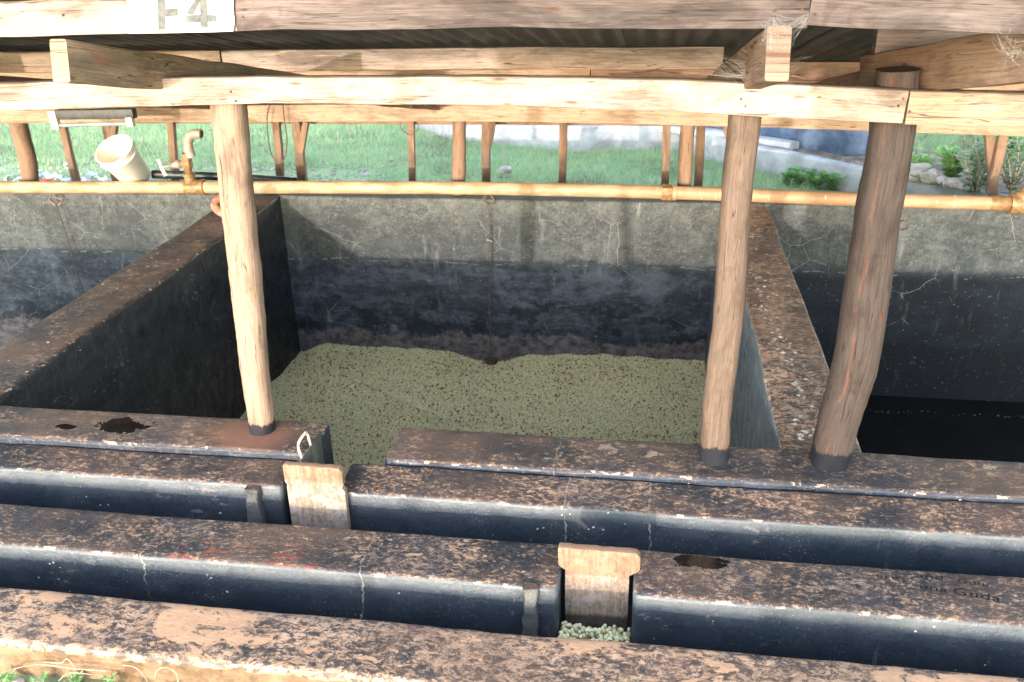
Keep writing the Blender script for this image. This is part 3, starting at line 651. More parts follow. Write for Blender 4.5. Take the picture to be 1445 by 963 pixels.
# sign paint and letters F4
def flat(name, polys, mat, y, parent, dy=.0):
    mb = MB()
    for pol in polys:
        q = [tuple(aty(a, b, y)) for a, b in pol]; n = len(q)
        back = [(x, yy + .0012, z) for x, yy, z in q]
        mb.poly(q + back, [tuple(range(n)), tuple(range(2 * n - 1, n - 1, -1))] + [(i, i + n, (i + 1) % n + n, (i + 1) % n) for i in range(n)])
    o = link(name, mb.mesh(name), mat, parent, False); return o
sp_ = flat('sign_paint', [[(178, -3), (180, 10), (177, 25), (181, 47.5), (240, 46.5), (300, 45.5), (329, 44.5), (331, 30), (329, 10), (330, -9), (250, -7)]], M['white'], 2.1625, shed)
sp_['label'] = 'white painted sign patch reading F4'
flat('sign_letter', [[(222, -16), (232, -16), (233, 42), (223, 43)], [(232.5, -16), (252, -17), (252, -8), (232.5, -7)], [(232.5, 13), (250, 12), (251, 23), (232.5, 24)]], M['letter'], 2.1600, sp_)
flat('sign_letter', [[(281, -14), (290, -14), (293, 39), (283, 40)], [(262, 20), (281.7, -10), (281.9, 2), (272, 21)], [(262, 21.5), (282, 21), (282, 32), (262, 32)], [(292.5, 21), (305, 21.5), (305, 31), (292.8, 31.5)]], M['letter'], 2.1600, sp_)
# nail heads on the joints
for (px, py, y, pr) in ((1268, 150, 2.4955, 0), (1284, 158, 2.4985, 0), (1275, 140, 2.496, 0), (1046, 140, 2.4955, 0), (1052, 150, 2.4955, 0), (325, 130, 2.4955, 0), (332, 143, 2.4955, 0), (1132, 14, 2.167, 0), (1150, 20, 2.171, 0), (88, 22, 2.165, 0), (322, 20, 2.165, 0), (342, 24, 2.168, 0), (1094, 16, 2.167, 0)):
    q = Vector(aty(px, py, y)); MB().sweep([q, q + Vector((0, .012, 0))], circ(.0032, 8), (1, 0, 0)).build('nail_head', M['rust'], shed)
# rafters
def rafter(x0, x1, y0, y1, w=.05, h=.115, mat=None, seed=0, label=None, k=None, s0=0):
    a = (x0, y0, rz(y0) + h / 2 + s0); b = (x1, y1, rz(y1) + h / 2); return timber('rafter', a, b, w, h, mat or M['rafter'], label, seed=seed, wob=.006, r=.006)
xr0 = aty(88, 70, 2.12)[0]; xr1 = aty(1097, 66, 2.12)[0]; xr2 = aty(1424, 80, 2.3)[0]
rafter(xr0, xr0 + .10, 2.10, 5.95, .046, .10, M['rafter'], 1, 'stained rafter whose end shows below the painted purlin')
rafter(xr1, xr1 - .02, 2.10, 5.95, .052, .115, M['old'], 2, 'rafter with its end in spider web beside the purlin joint')
rafter(xr2 + .03, .66, 2.18, 3.0, .05, .12, M['old'], 3, 'heavy rafter angled off the thick grey pole')
rafter(.80, .80, 2.64, 5.95, .05, .115, M['old'], 13)
for i, x in enumerate((-5.2, -4.1, -2.95, 2.1, 3.1)): rafter(x, x, 2.10, 5.95, .05, .115, M['old'], 20 + i)
for i, x in enumerate((-5.2, -4.1, -2.95, -1.42, .3, .92, 2.1, 3.1)): timber('rafter', (x + .055, 5.0, rz(5.0) + .05), (x + .055, 6.85, rz(6.85) + .05), .045, .10, M['old'], seed=40 + i)
# inner purlins on the rafters (top at rz+.215)
def purl(x0, x1, y, h=.085, mat=None, seed=0, label=None, bow=0, w=.05):
    z = rz(y) + .118 + h / 2; return timber('purlin', (x0, y, z), (x1, y, z), w, h, mat or M['beam_side'], label, seed=seed, bow=bow)
purl(-1.75, .26, 3.62, .082, M['beam'], 1, 'pale second purlin between the two rafters', bow=.006)
purl(-5.4, -.3, 4.45, .085, M['beam_side'], 2, 'tan third purlin on the left', bow=-.01)
purl(-.295, 3.3, 4.45, .085, M['old'], 3, 'brown third purlin on the right')
purl(.655, 3.3, 2.95, .085, M['fascia_shaded'], 4, 'grey short purlin behind the thick grey pole')
purl(-5.4, -1.76, 3.62, .085, M['beam_side'], 14)
purl(-5.4, 3.3, 5.55, .08, M['beam_side'], 5); purl(-5.4, 3.3, 6.75, .08, M['beam_side'], 6)
# rear plate on thick rear poles
multi('beam', [(-520, 160, 187), (0, 151, 175), (330, 149, 173), (660, 147, 172), (860, 149, 175), (1100, 153, 181), (1300, 158, 188), (1460, 163, 194), (1760, 178, 208)], 5.66, M['beam_side'], .055, 'tan rear beam seen below the front beam', 12)
def rpole(px, label, y=5.745, mat=None, **k):
    o = pole(px, y, mat or M['rear'], None, label, px[0][0], n=12, **k); return o
rpole([(20, 150, 22), (31, 195, 21), (40, 230, 20), (44, 275, 20)], 'leaning thick rear pole at the far left')
rpole([(648, 140, 19), (648, 200, 19), (647, 275, 19)], 'thick upright rear pole above the middle of the tank')
rpole([(973, 145, 22), (969, 200, 21), (964, 285, 20)], 'thick brown rear pole left of the brown front pole')
# thin square posts behind
mb_n = 0
def thin(px, y=6.5, w=.055, label=None, mat=None, name='post', z0=GZ - .03):
    (a, b), (c, d) = px; p1 = aty(a, b, y); p2 = aty(c, d, y); dv = (p2 - p1) / (p2[2] - p1[2])
    top = p1 + dv * (rz(y) + .03 - p1[2]); bot = p1 + dv * (z0 - p1[2])
    if name == 'brace': top, bot = p1, p2
    o = timber(name, tuple(bot), tuple(top), w, w * .9, mat or M['rear'], label, seed=a, side=(1, 0, 0), wob=.005); return o
thin([(90, 180), (107, 255)], label='thin leaning rear post seen left of the bucket')
thin([(242, 175), (247, 240)])
thin([(390, 172), (396, 250)], w=.056)
thin([(418, 170), (427, 252)], w=.066, label='thin pale rear post with a brace, right of the hanging wire')
thin([(580, 168), (582, 252)], w=.05)
thin([(686, 170), (686, 252)], w=.06, label='thin pale rear post with a brace, near the middle')
thin([(795, 170), (794, 255)], w=.055)
thin([(941, 175), (938, 258)], w=.056)
thin([(989, 180), (985, 260)], w=.062)
thin([(1396, 195), (1402, 270)], w=.055, label='thin rear post on the far right, crossed by a brace')
thin([(152, 176), (158, 208)], w=.07, label='split stub of rear post seen above the bucket')
for (a, b) in (((163, 172), (160, 206)), ((432, 172), (424, 215)), ((697, 168), (689, 206)), ((1416, 190), (1398, 272)), ((1024, 178), (1030, 200))):
    thin([a, b], name='brace', w=.045 if a[0] != 1416 else .06, y=6.44)
timber('beam', (-5.4, 6.56, .345), (3.3, 6.56, .345), .05, .08, M['rear'], seed=77)
# corrugated sheets
def sheet(x0, x1, y0, y1, dz, name='roof_sheet'):
    p = .076; n = int((x1 - x0) / p * 8); ys = np.linspace(y0, y1, 14); mb = MB(); V = []
    for y in ys:
        for i in range(n + 1):
            x = x0 + (x1 - x0) * i / n; V.append((x, y, rz(y) + .226 + dz + .009 * math.cos(2 * math.pi * x / p) + .003 * noise.noise(Vector((x * 2, y * 2, 0)))))
    m = n + 1; mb.poly(V, [(j * m + i, j * m + i + 1, (j + 1) * m + i + 1, (j + 1) * m + i) for j in range(len(ys) - 1) for i in range(n)])
    me = mb.mesh(name); o = link(name, me, M['sheet'], shed, True, 80)
    return o
k = 0; x = -5.47
while x < 3.4:
    sheet(x, x + .80, 2.02 + random.uniform(-.02, .02), 4.55, .004 * (k % 2)); sheet(x + .01, x + .81, 4.42, 6.95, .008 + .004 * (k % 2)); x += .76; k += 1

# ------------------------------------------------------------------ unseen shed added on the sun side (its eave and poles throw the shade on the front timbers)
ns = empty('added_shade_shed', (-.2, -2.0, -.2), 'unseen low shed added behind the camera to shade the front timbers', 'shed')
def nsheet(x0, x1):  # roof waved so that the shade it casts is scalloped
    n = int((x1 - x0) / .076 * 8); ys = np.linspace(-1.2, -2.9, 8); V = []
    for y in ys:
        for i in range(n + 1):
            x = x0 + (x1 - x0) * i / n; V.append((x, y, 1.848 + .2 * (-1.2 - y) + .008 * math.cos(2 * math.pi * x / .076) + (.03 * abs(math.sin(x * 4.1 + .6)) + .02 * noise.noise(Vector((x * 3, 0, 0)))) * (-1.2 - y) / 1.7))
    m = n + 1; mb = MB(); mb.poly(V, [(j * m + i, j * m + i + 1, (j + 1) * m + i + 1, (j + 1) * m + i) for j in range(len(ys) - 1) for i in range(n)]); link('roof_sheet', mb.mesh('roof_sheet'), M['sheet'], ns, True, 80)  # unseen sheet of the added shade shed
for k_ in range(4): nsheet(-1.62 + .78 * k_, -1.62 + .78 * (k_ + 1) - .004)
for x, y, r in ((-1.5, -2.0, .035), (1.35, -2.0, .04), (-.07, -1.32, .19)):  # unseen poles added for shade; the thick one stands in for a bystander
    MB().sweep(smooth_path([(x, y, -.3), (x + .02, y, .5), (x - .02, y, 1.2), (x, y, 1.84 + .2 * (-1.2 - y))], 6), circ(r, 16), (1, 0, 0), wob=.02 if r > .1 else .004, wf=4).build('post', M['old'], ns)
timber('beam', (-1.6, -2.0, 1.93), (1.45, -2.0, 1.93), .05, .08, M['old'], parent=ns)  # unseen beam of the added shade shed

# ------------------------------------------------------------------ pipe on the rear wall
pipe = empty('water_pipe', (-1, 5.69, .05), 'long yellowed water pipe lying along the top of the rear wall', 'pipe')
PY = 5.60; PZ = .052
KP = [(-900, 262), (-400, 263), (0, 264.5), (290, 264.5), (645, 265.5), (945, 272), (1190, 281), (1400, 287), (1460, 289)]
PP = [tuple(aty(a, b, PY)) for a, b in KP]; sp = smooth_path(PP, 10); 
MB().sweep(sp, circ(.0425, 20), (0, 1, 0), wob=.002, wf=5).build('pipe_tube', M['pipe'], pipe)
def pz(px): 
    return aty(px, float(np.interp(px, [k[0] for k in KP], [k[1] for k in KP])), PY)
def ring(mb, px0, px1, r, n=20, r2=None):
    a = pz(px0); b = pz(px1); mb.sweep([a, Vector(a).lerp(Vector(b), .12), Vector(a).lerp(Vector(b), .88), b], circ(r, n), (0, 1, 0), scale=[.93, 1, 1, .93]); return mb
ring(MB(), 934, 948, .054, 8).build('union_nut', M['brass'], pipe)
o = ring(MB(), 949, 955, .049, 16).build('union_collar', M['pipe'], pipe)
ring(ring(MB(), 262, 286, .05), 283, 290, .054).build('tee_fitting', M['brass'], pipe)
o = pz(270); o = Vector(o)
MB().sweep([o + Vector((0, 0, .02)), o + Vector((0, 0, .075)), o + Vector((0, 0, .078)), o + Vector((0, 0, .1))], circ(.036, 14), (1, 0, 0), scale=[1, 1, 1.15, 1.15]).build('tee_collar', M['brass'], pipe)
val = MB(); val.sweep([o + Vector((0, 0, .095)), o + Vector((0, 0, .12)), o + Vector((0, 0, .15)), o + Vector((0, 0, .19)), o + Vector((0, 0, .215)), o + Vector((0, 0, .235))], circ(.026, 8), (1, 0, 0), scale=[.9, 1, 1.45, 1.45, 1, 1.05])
vo = val.build('valve_body', M['brass'], pipe)
st = MB(); a = o + Vector((-.03, -.005, .165)); b = o + Vector((-.155, -.06, .15)); st.sweep([a, a.lerp(b, .22), a.lerp(b, .3), a.lerp(b, .5), a.lerp(b, .55), b], circ(.03, 10), None, scale=[.7, 1.05, .85, .7, .3, .28]); st.build('valve_stem', M['galv'], vo)
hh = MB(); hh.sweep([b + Vector((-.012, 0, .055)), b + Vector((-.004, 0, .02)), b, b + Vector((.008, 0, -.03)), b + Vector((.02, 0, -.055))], circ(.012, 8), None, scale=[1.1, .9, 1.1, .9, 1.1]); hh.build('valve_handle', M['lampend'], vo)
gp = [o + Vector((0, 0, .23)), o + Vector((-.003, 0, .28)), o + Vector((-.012, 0, .36)), o + Vector((.0, 0, .42)), o + Vector((.04, 0, .465)), o + Vector((.085, -.005, .475))]
gp = [aty(a_, b_, PY) for a_, b_ in ((270, 222), (266.5, 212), (265.5, 200), (269, 192), (277, 189), (284, 189.5))]
gs = smooth_path(gp, 6); MB().sweep(gs, circ(.032, 14), (0, 1, 0), caps=True).build('gooseneck', M['galv'], pipe)
MB().sweep([gs[-1] , gs[-1] + (gs[-1] - gs[-2]).normalized() * .004], circ(.025, 14), (0, 1, 0)).build('gooseneck_mouth', M['rust'], pipe)
ring(ring(MB(), 1424, 1470, .062), 1396, 1426, .046).build('tee_fitting', M['brass'], pipe)
e = Vector(pz(1442)); MB().sweep([e, e + Vector((.0, 0, .06)), e + Vector((.02, 0, .075)), e + Vector((.02, 0, .12)), e + Vector((.02, 0, .17))], circ(.05, 16), (1, 0, 0), scale=[1, 1, .8, .62, .6]).build('tee_collar', M['brass'], pipe)
# black pipe behind
bp = MB(); bp.sweep([aty(216, 246, 5.80), aty(250, 247, 5.81), aty(330, 250, 5.83), aty(420, 256, 5.86)], circ(.03, 14), (0, 1, 0), scale=[1, 1, .95, .85])
bo = bp.build('black_hose_pipe', M['blackpipe'], None, origin=tuple(aty(300, 250, 5.82))); tag(bo, 'short black plastic pipe lying behind the brass valve', 'pipe')
# bucket tilted on the pipe
bk = empty('bucket', tuple(aty(196, 256, 5.66)), 'cream plastic bucket tipped over and resting on the yellow pipe', 'bucket')
c0 = Vector(aty(195, 252, 5.74)); c1 = Vector(aty(167, 219, 5.60)); ax = (c1 - c0); L = .30; ax.normalize(); c1 = c0 + ax * L
rb, rt = .100, .130
prof = [(0, 0), (rb * .9, 0), (rb, .01), (rb + (rt - rb) * .78, L * .78), (rt * .985, L * .8), (rt * 1.03, L * .81), (rt * 1.03, L * .835), (rt, L * .845), (rt * .995, L * .9), (rt * 1.03, L * .96), (rt * 1.045, L), (rt * .97, L), (rt * .95, L * .9), (rb * .95, .02), (0, .02)]
def lathe(prof, c, ax, n=36):
    mb = MB(); ax = Vector(ax).normalized(); a = ax.cross(Vector((0, 0, 1))).normalized(); b = ax.cross(a); V = []
    for (r, h) in prof:
        for i in range(n): t = 2 * math.pi * i / n; V.append(c + ax * h + (a * math.cos(t) + b * math.sin(t)) * max(r, 1e-4))
    mb.poly(V, [(j * n + i, j * n + (i + 1) % n, (j + 1) * n + (i + 1) % n, (j + 1) * n + i) for j in range(len(prof) - 1) for i in range(n)]); return mb
lathe(prof, c0, ax).build('bucket_shell', M['bucket'], bk, 50)
u = ax.cross(Vector((0, 0, 1))).normalized(); w_ = ax.cross(u)
# fluorescent batten
fx = empty('lamp_fitting', tuple(aty(130, 165, 5.25)), 'unlit tube lamp with dark batten hanging under the beams at the left', 'lamp')
def bar(px0, px1, y0, yb, Y, w, mat, name, par, r=.004):
    a = aty(px0, (y0[0] + yb[0]) / 2, Y); b = aty(px1, (y0[1] + yb[1]) / 2, Y); h = aty(px0, y0[0], Y)[2] - aty(px0, yb[0], Y)[2]
    MB().sweep(lerp(a, b, 5), rrect(w, h, r, 2), (0, 1, 0)).build(name, mat, par)
bar(82, 190, (155, 154), (168.5, 166.5), 5.25, .05, M['lampbody'], 'batten', fx)
a = Vector(aty(80, 177, 5.25)); b = Vector(aty(188, 174.5, 5.25)); MB().sweep(lerp(a, b, 4), circ(.013, 12), (0, 1, 0)).build('lamp_tube', M['tube'], fx)
bar(72.5, 82, (157, 157), (182.5, 182), 5.248, .035, M['lampend'], 'end_socket', fx)
bar(180, 188.5, (166, 166), (179, 178.5), 5.232, .035, M['lampend'], 'end_socket', fx)
MB().sweep([aty(79, 156, 5.25), aty(76, 150, 5.25), Vector(aty(76, 140, 5.25))], circ(.003, 6), None).build('hanging_wire', M['rust'], fx)
MB().sweep([aty(186, 156, 5.25), aty(188, 140, 5.25)], circ(.003, 6), None).build('hanging_wire', M['rust'], fx)
# plug rods
def rodthing(top, bot, y, loc, label, ringr=.03, wire=False):
    e = empty('plug_rod', loc, label, 'rod')
    T = Vector(aty(*top, y)); B_ = Vector(aty(*bot, y - (0 if not wire else .0)))
    P = smooth_path([T, T.lerp(B_, .3) + Vector((.006, 0, 0)), T.lerp(B_, .6) - Vector((.004, 0, 0)), B_], 5)
    MB().sweep(P, circ(.0036, 8), None, wob=.001).build('rod', M['rust'], e)
    cc = T + Vector((0, 0, ringr)); MB().sweep([cc + Vector((math.sin(t) * ringr * 1.1, 0, math.cos(t) * ringr)) for t in np.linspace(.35, 2 * math.pi - .35, 22)], circ(.005, 8), (0, 1, 0)).build('ring', M['rust'], e)
    return e, T, B_
e, T, B_ = rodthing((690, 289), (693, 506), 5.575, (-1.08, 5.575, -1.15), 'rusty plug rod with ring standing against the rear wall above the coffee')
MB().sweep([B_ + Vector((0, 0, -.03)), B_ + Vector((0, 0, -.018)), B_ + Vector((0, 0, .004))], circ(.045, 14), None, scale=[1, 1, .2]).build('plug', M['rust'], e)
T0 = T.lerp(B_, .22); MB().sweep([T0 + Vector((-.02, 0, .004)), T0, T0 + Vector((.02, 0, -.006))], circ(.004, 6), None).build('wire_tie', M['dry'], e)
e, T, B_ = rodthing((78, 286), (136, 470), 5.57, (-4, 5.57, -1.3), 'thin leaning plug rod tied with wire in the left tank', .028)
for kx in (-.012, .02): MB().sweep(smooth_path([T + Vector((kx, 0, -.02)), T + Vector((kx * 3, -.01, .02)), T + Vector((kx, -.02, .045))], 5), circ(.0022, 6), None).build('wire_tie', M['dry'], e)
# red oxide pipe loop on the left partition top
o = Vector(atz(322, 297, .01)); lp = MB(); lp.sweep(smooth_path([aty(330, 304, 5.02), aty(313, 300, 5.02), aty(303.5, 291, 5.04), aty(310, 281, 5.08), aty(330, 279, 5.12)], 6), circ(.028, 12), (0, 0, 1))
lo = lp.build('clay_loop', M['rustred'], None, origin=tuple(o)); tag(lo, 'reddish curved pipe bend lying on the left partition behind the pale pole', 'pipe bend')
# hanging wires
def wire(name, pts, y, label, r=.003):
    mb = MB(); mb.sweep(smooth_path([aty(a, b, y) for a, b in pts], 6), circ(r, 6), None); o = mb.build(name, M['rust'], None, origin=tuple(aty(*pts[0], y))); tag(o, label, 'wire')
wire('hanging_wire', [(381, 148), (377, 165), (378, 190), (382, 215), (392, 231), (401, 224), (405, 200), (402, 175), (399, 148)], 5.6, 'thin rusty wire loop hanging from the beam right of the pale pole', .004)
wire('hanging_wire', [(590, 170), (575, 169), (565, 174), (568, 184), (580, 191), (590, 183), (588, 171)], 6.4, 'small curled wire wrapped on the thin post left of the middle rear pole', .0028)
# rusty ring stain bolt on right tank rear wall
rr = MB(); c_ = Vector(aty(1275, 318, 5.608)); rr.sweep([c_ + Vector((math.cos(t) * .03, 0, math.sin(t) * .03)) for t in np.linspace(0, 2 * math.pi, 20)], circ(.0045, 6), (0, 1, 0))
o = rr.build('wall_ring', M['rust'], None, origin=tuple(c_)); tag(o, 'small iron ring set in the rear wall right of the thick grey pole', 'ring')
# ------------------------------------------------------------------ cobwebs
M['web'] = simple('dusty_spider_silk', (.38, .36, .33), (.55, .53, .5), 60, .9)
def web(anch, n, r, label):
    cs = [(Vector(aty(*a[:2], a[2])), a[3]) for a in anch]; mb = MB()
    for k in range(n):
        (a, ra), (b, rb) = random.sample(cs, 2); g = lambda q, rr: q + Vector((random.gauss(0, rr), random.gauss(0, rr * .6) , random.gauss(0, rr)))
        p = g(a, ra); q = g(b, rb); m_ = p.lerp(q, .5) - Vector((0, 0, random.uniform(0, .012))); mb.sweep(smooth_path([p, m_, q], 3), circ(r * random.uniform(.5, 1.3), 4), None, caps=False)
    o = mb.build('spider_web', M['web'], None, origin=tuple(cs[0][0])); tag(o, label, 'spider web', kind='stuff')
web([(1088, 40, 2.105, .013), (1100, 62, 2.10, .012), (1078, 52, 2.105, .008), (1112, 44, 2.11, .008), (1138, 26, 2.16, .006), (1092, 30, 2.12, .01)], 70, .00018, 'dusty white spider web on the rafter end at the purlin joint')
web([(1040, 104, 2.50, .02), (1110, 108, 2.49, .02), (1010, 95, 2.6, .03), (1125, 88, 2.4, .02), (1075, 112, 2.495, .02)], 60, .00025, 'grey spider web stretched between the rafter and the pale front beam')
web([(1440, 62, 2.16, .016), (1424, 78, 2.165, .014), (1410, 50, 2.17, .01)], 22, .00016, 'spider web on the heavy rafter end at the right edge')
# scratched writing
def scr_mat():
    t = NT('tar_scratch_strokes'); n = t.noise(t.pos, 90, 5, .7); t.put(t.b.inputs['Alpha'], t.step(n, .36, .46, .1, 1)); return t.out((.015, .013, .015), .8, .2)
M['scr'] = scr_mat()
def word(body, a, b, size, label):
    cu = bpy.data.curves.new('scratched_word', 'FONT'); cu.body = body; cu.size = size; cu.extrude = .0003; cu.shear = .15; cu.space_character = 1.1
    tmp = bpy.data.objects.new('scratched_word', cu); C.objects.link(tmp); bpy.context.view_layer.update()
    me = bpy.data.meshes.new_from_object(tmp.evaluated_get(bpy.context.evaluated_depsgraph_get())); bpy.data.objects.remove(tmp)
    p0 = atz(*a, -.0585); p1 = atz(*b, -.0585); ang = math.atan2(p1[1] - p0[1], p1[0] - p0[0]); w0 = max(v.co.x for v in me.vertices); k = (Vector(p1) - Vector(p0)).length / w0
    me.transform(Matrix.Translation(Vector(p0)) @ Matrix.Rotation(ang, 4, 'Z') @ Matrix.Diagonal((k, 1, 1, 1)))
    o = link('scratched_word', me, M['scr'], None, False, origin=tuple(p0)); tag(o, label, 'writing', 'words scratched into the channel wall')
word('una', (1296, 830), (1337, 837), .034, 'short scratched word una on the lower black channel wall')
word('Guda', (1344, 838), (1412, 850), .042, 'scratched word Guda with a large first letter on the lower black channel wall')
word('ure', (1236, 815), (1268, 818), .03, 'faint scratched word at the upper left of the writing on the channel wall')
word('and', (1292, 815), (1333, 819), .03, 'faint scratched word above the word una on the channel wall')
word('Gulu', (1350, 822), (1396, 828), .026, 'faint scratched word above the word Guda on the channel wall')

# ------------------------------------------------------------------ ground and field
def gz(x, y):
    z = GZ + .05 * noise.noise(Vector((x * .5, y * .5, 0))) + .015 * noise.noise(Vector((x * 3, y * 3, 1)))
    # bank behind the low wall, on the right
    t = max(0, min(1, (x - 2.1) / .9)) * max(0, min(1, (y - 8.1 + .35 * (x - 2.1)) / .9)); z += .38 * t * t * (3 - 2 * t) + .1 * t * noise.noise(Vector((x * 2, y * 2, 3)))
    if y < 3.0: z = -.205 + .018 * noise.noise(Vector((x * 4, y * 4, 2))) - (0 if y > 1.4 else .03 * min(1, 1.4 - y))
    return z
def terrain(name, x0, x1, y0, y1, nx, ny, mat, gz=gz):
    xs = np.linspace(x0, x1, nx); ys = np.linspace(y0, y1, ny)
    me = bpy.data.meshes.new(name); me.from_pydata([(x, y, gz(x, y)) for y in ys for x in xs], [], [(j * nx + i, j * nx + i + 1, (j + 1) * nx + i + 1, (j + 1) * nx + i) for j in range(ny - 1) for i in range(nx - 1)])
    return tag(link(name, me, mat, None), kind='structure')
terrain('field_ground', -16, 16, 5.84, 26, 220, 160, M['ground'])
terrain('front_ground', -7, 5, -3.5, 1.625, 160, 100, M['ground'])
terrain('far_ground', -120, 120, -90, 150, 40, 40, M['ground'], lambda x, y: -1.85 if -15 < x < 15 and -8 < y < 25 else -.62 - .0 * y)

def blades(name, P, hmin, hmax, wd, mat, lean=.35, label=None, cat=None, parent=None, kind='stuff', segs=3):
    n = len(P); P = np.array(P); h = rng.uniform(hmin, hmax, n); a = rng.uniform(0, 2 * math.pi, n); b = rng.uniform(0, 2 * math.pi, n); ln = rng.uniform(.05, lean, n) * h * 1.6
    d = np.stack([np.cos(a), np.sin(a), 0 * a], 1); l = np.stack([np.cos(b), np.sin(b), 0 * b], 1); V = np.zeros((n, segs * 2 + 1, 3))
    for k in range(segs):
        t = k / segs; c = P + l * (ln * t * t)[:, None]; c[:, 2] += h * t * (1 - .15 * t); w = wd * (1 - t * .6) * np.ones(n)
        V[:, 2 * k] = c - d * w[:, None]; V[:, 2 * k + 1] = c + d * w[:, None]
    c = P + l * ln[:, None]; c[:, 2] += h * .85; V[:, -1] = c
    base = (np.arange(n) * (segs * 2 + 1))[:, None]; Fq = [base + np.array([2 * k, 2 * k + 1, 2 * k + 3, 2 * k + 2]) for k in range(segs - 1)]; Ft = base + np.array([2 * segs - 2, 2 * segs - 1, 2 * segs])
    quads = np.concatenate(Fq); me = bpy.data.meshes.new(name); me.vertices.add(V.shape[0] * V.shape[1]); me.vertices.foreach_set('co', V.reshape(-1).astype(np.float32))
    idx = np.concatenate([quads.reshape(-1), Ft.reshape(-1)]).astype(np.int32); st = np.concatenate([np.arange(len(quads)) * 4, quads.size + np.arange(len(Ft)) * 3]).astype(np.int32)
    me.loops.add(len(idx)); me.loops.foreach_set('vertex_index', idx); me.polygons.add(len(st)); me.polygons.foreach_set('loop_start', st); me.update(); me.validate(); me.materials.append(mat)
    o = bpy.data.objects.new(name, me); C.objects.link(o)
    if parent: o.parent = parent
    if label: tag(o, label, cat)
    if kind: tag(o, kind=kind)
    return o
# low pale wall
WT = [(640, 168), (705, 171), (790, 177), (828, 179.5), (866, 176), (940, 178), (995, 188), (1069, 207), (1144, 223), (1218, 238), (1277, 250), (1340, 263), (1393, 273), (1470, 289)]
WZ = -.27
wp = [atz(a, b, WZ) for a, b in WT]; wp = [Vector((-3.6, 11.2, WZ))] + [Vector(w) for w in wp]
def wline(x):
    return float(np.interp(x, [w.x for w in sorted(wp, key=lambda q: q.x)], [w.y for w in sorted(wp, key=lambda q: q.x)]))
mb = MB(); fine = []
for i in range(len(wp) - 1): fine += [wp[i].lerp(wp[i + 1], k / 4) for k in range(4)]
fine.append(wp[-1]); mb.sweep([p + Vector((0, .06, -.2)) for p in fine], rrect(.12, .4, .012, 2), (.3, 1, 0), up=(0, 0, 1), wob=.012, wf=3)
o = mb.build('low_wall', M['low_wall'], None, 50, origin=(1, 9, GZ)); tag(o, 'low pale concrete wall running diagonally across the field behind the shed', 'wall')
# bank of rubble and navy tank wall beyond
def bankz(x, y): return -.30 + .05 * noise.noise(Vector((x * 3, y * 3, 0))) + .03 * noise.noise(Vector((x * 9, y * 9, 0)))
xs = np.linspace(.2, 3.2, 60); V = []; Fq = []
for x in xs:
    y0 = wline(x) + .13
    for k in range(16): y = y0 + k * .10; V.append((x, y, bankz(x, y) - .02 - .25 * (k == 0)))
for i in range(59):
    for k in range(15): Fq.append((i * 16 + k, i * 16 + k + 1, (i + 1) * 16 + k + 1, (i + 1) * 16 + k))
me = bpy.data.meshes.new('rubble_bank'); me.from_pydata(V, [], Fq); bm = bmesh.new(); bm.from_mesh(me); bmesh.ops.recalc_face_normals(bm, faces=bm.faces); bm.to_mesh(me); bm.free()
tag(link('rubble_bank', me, M['rubble'], None), kind='structure')
nb = [Vector(atz(a, b, -.28)) for a, b in ((940, 178), (1000, 185), (1070, 194.5), (1124, 203), (1225, 213), (1262, 217))]
mb = MB(); mb.sweep([p + Vector((.03, .12, .40)) for p in smooth_path(nb, 5)], rrect(.2, .95, .02, 3), (.3, 1, 0), up=(0, 0, 1), wob=.01, wf=2)
o = mb.build('far_tank_wall', M['navy'], None, 50, origin=tuple(nb[2])); tag(o, 'dark navy painted tank wall beyond the low pale wall', 'wall')
mb = MB(); mb.sweep([p + Vector((-.03, -.10, .0)) for p in smooth_path(nb[:4], 5)], rrect(.16, .07, .02, 2), (.3, 1, 0), up=(0, 0, 1), wob=.012, wf=3)
o = mb.build('concrete_kerb', M['low_wall'], None, 50, origin=tuple(nb[1])); tag(o, 'narrow grey concrete kerb at the foot of the navy tank wall', 'kerb')
# grass
P = []
def free(x, y):
    if x > -.3 and x < 3.0:
        w = wline(x)
        if w - .04 < y < w + (1.8 if x < 2.5 else .3): return False
    elif -3.6 < x <= -.3 and abs(y - wline(x) - .05) < .12: return False
    return True
for k in range(115000):
    if k < 80000: x = random.uniform(-8.5, 4.8); y = random.uniform(7.3, 11.6)
    elif k < 95000: x = random.uniform(-12, 8); y = random.uniform(11.4, 17)
    else: x = random.uniform(-8.5, 4.8); y = random.uniform(5.9, 7.5)
    dens = noise.noise(Vector((x * .8, y * .8, 5))) + (.25 if y > 7.9 else -.35) + (.1 if x > -3.5 else -.05)
    if dens < -.32 or not free(x, y): continue
    if x < -2.6 and y < 8.35 and random.random() < .8: continue
    P.append((x, y, gz(x, y) - .01))
blades('field_grass', P, .035, .115, .0036, M['grass'], .5, 'thick pale green grass covering the field behind the shed', 'grass')
P = []
for k in range(900):
    x = random.uniform(-8, 4.5); y = random.uniform(8.4, 11.5)
    if free(x, y): P.append((x, y, gz(x, y)))
blades('tall_stalks', P, .18, .34, .0025, M['dry'], .3, 'tall pale grass stalks rising from the field behind the shed', 'grass')
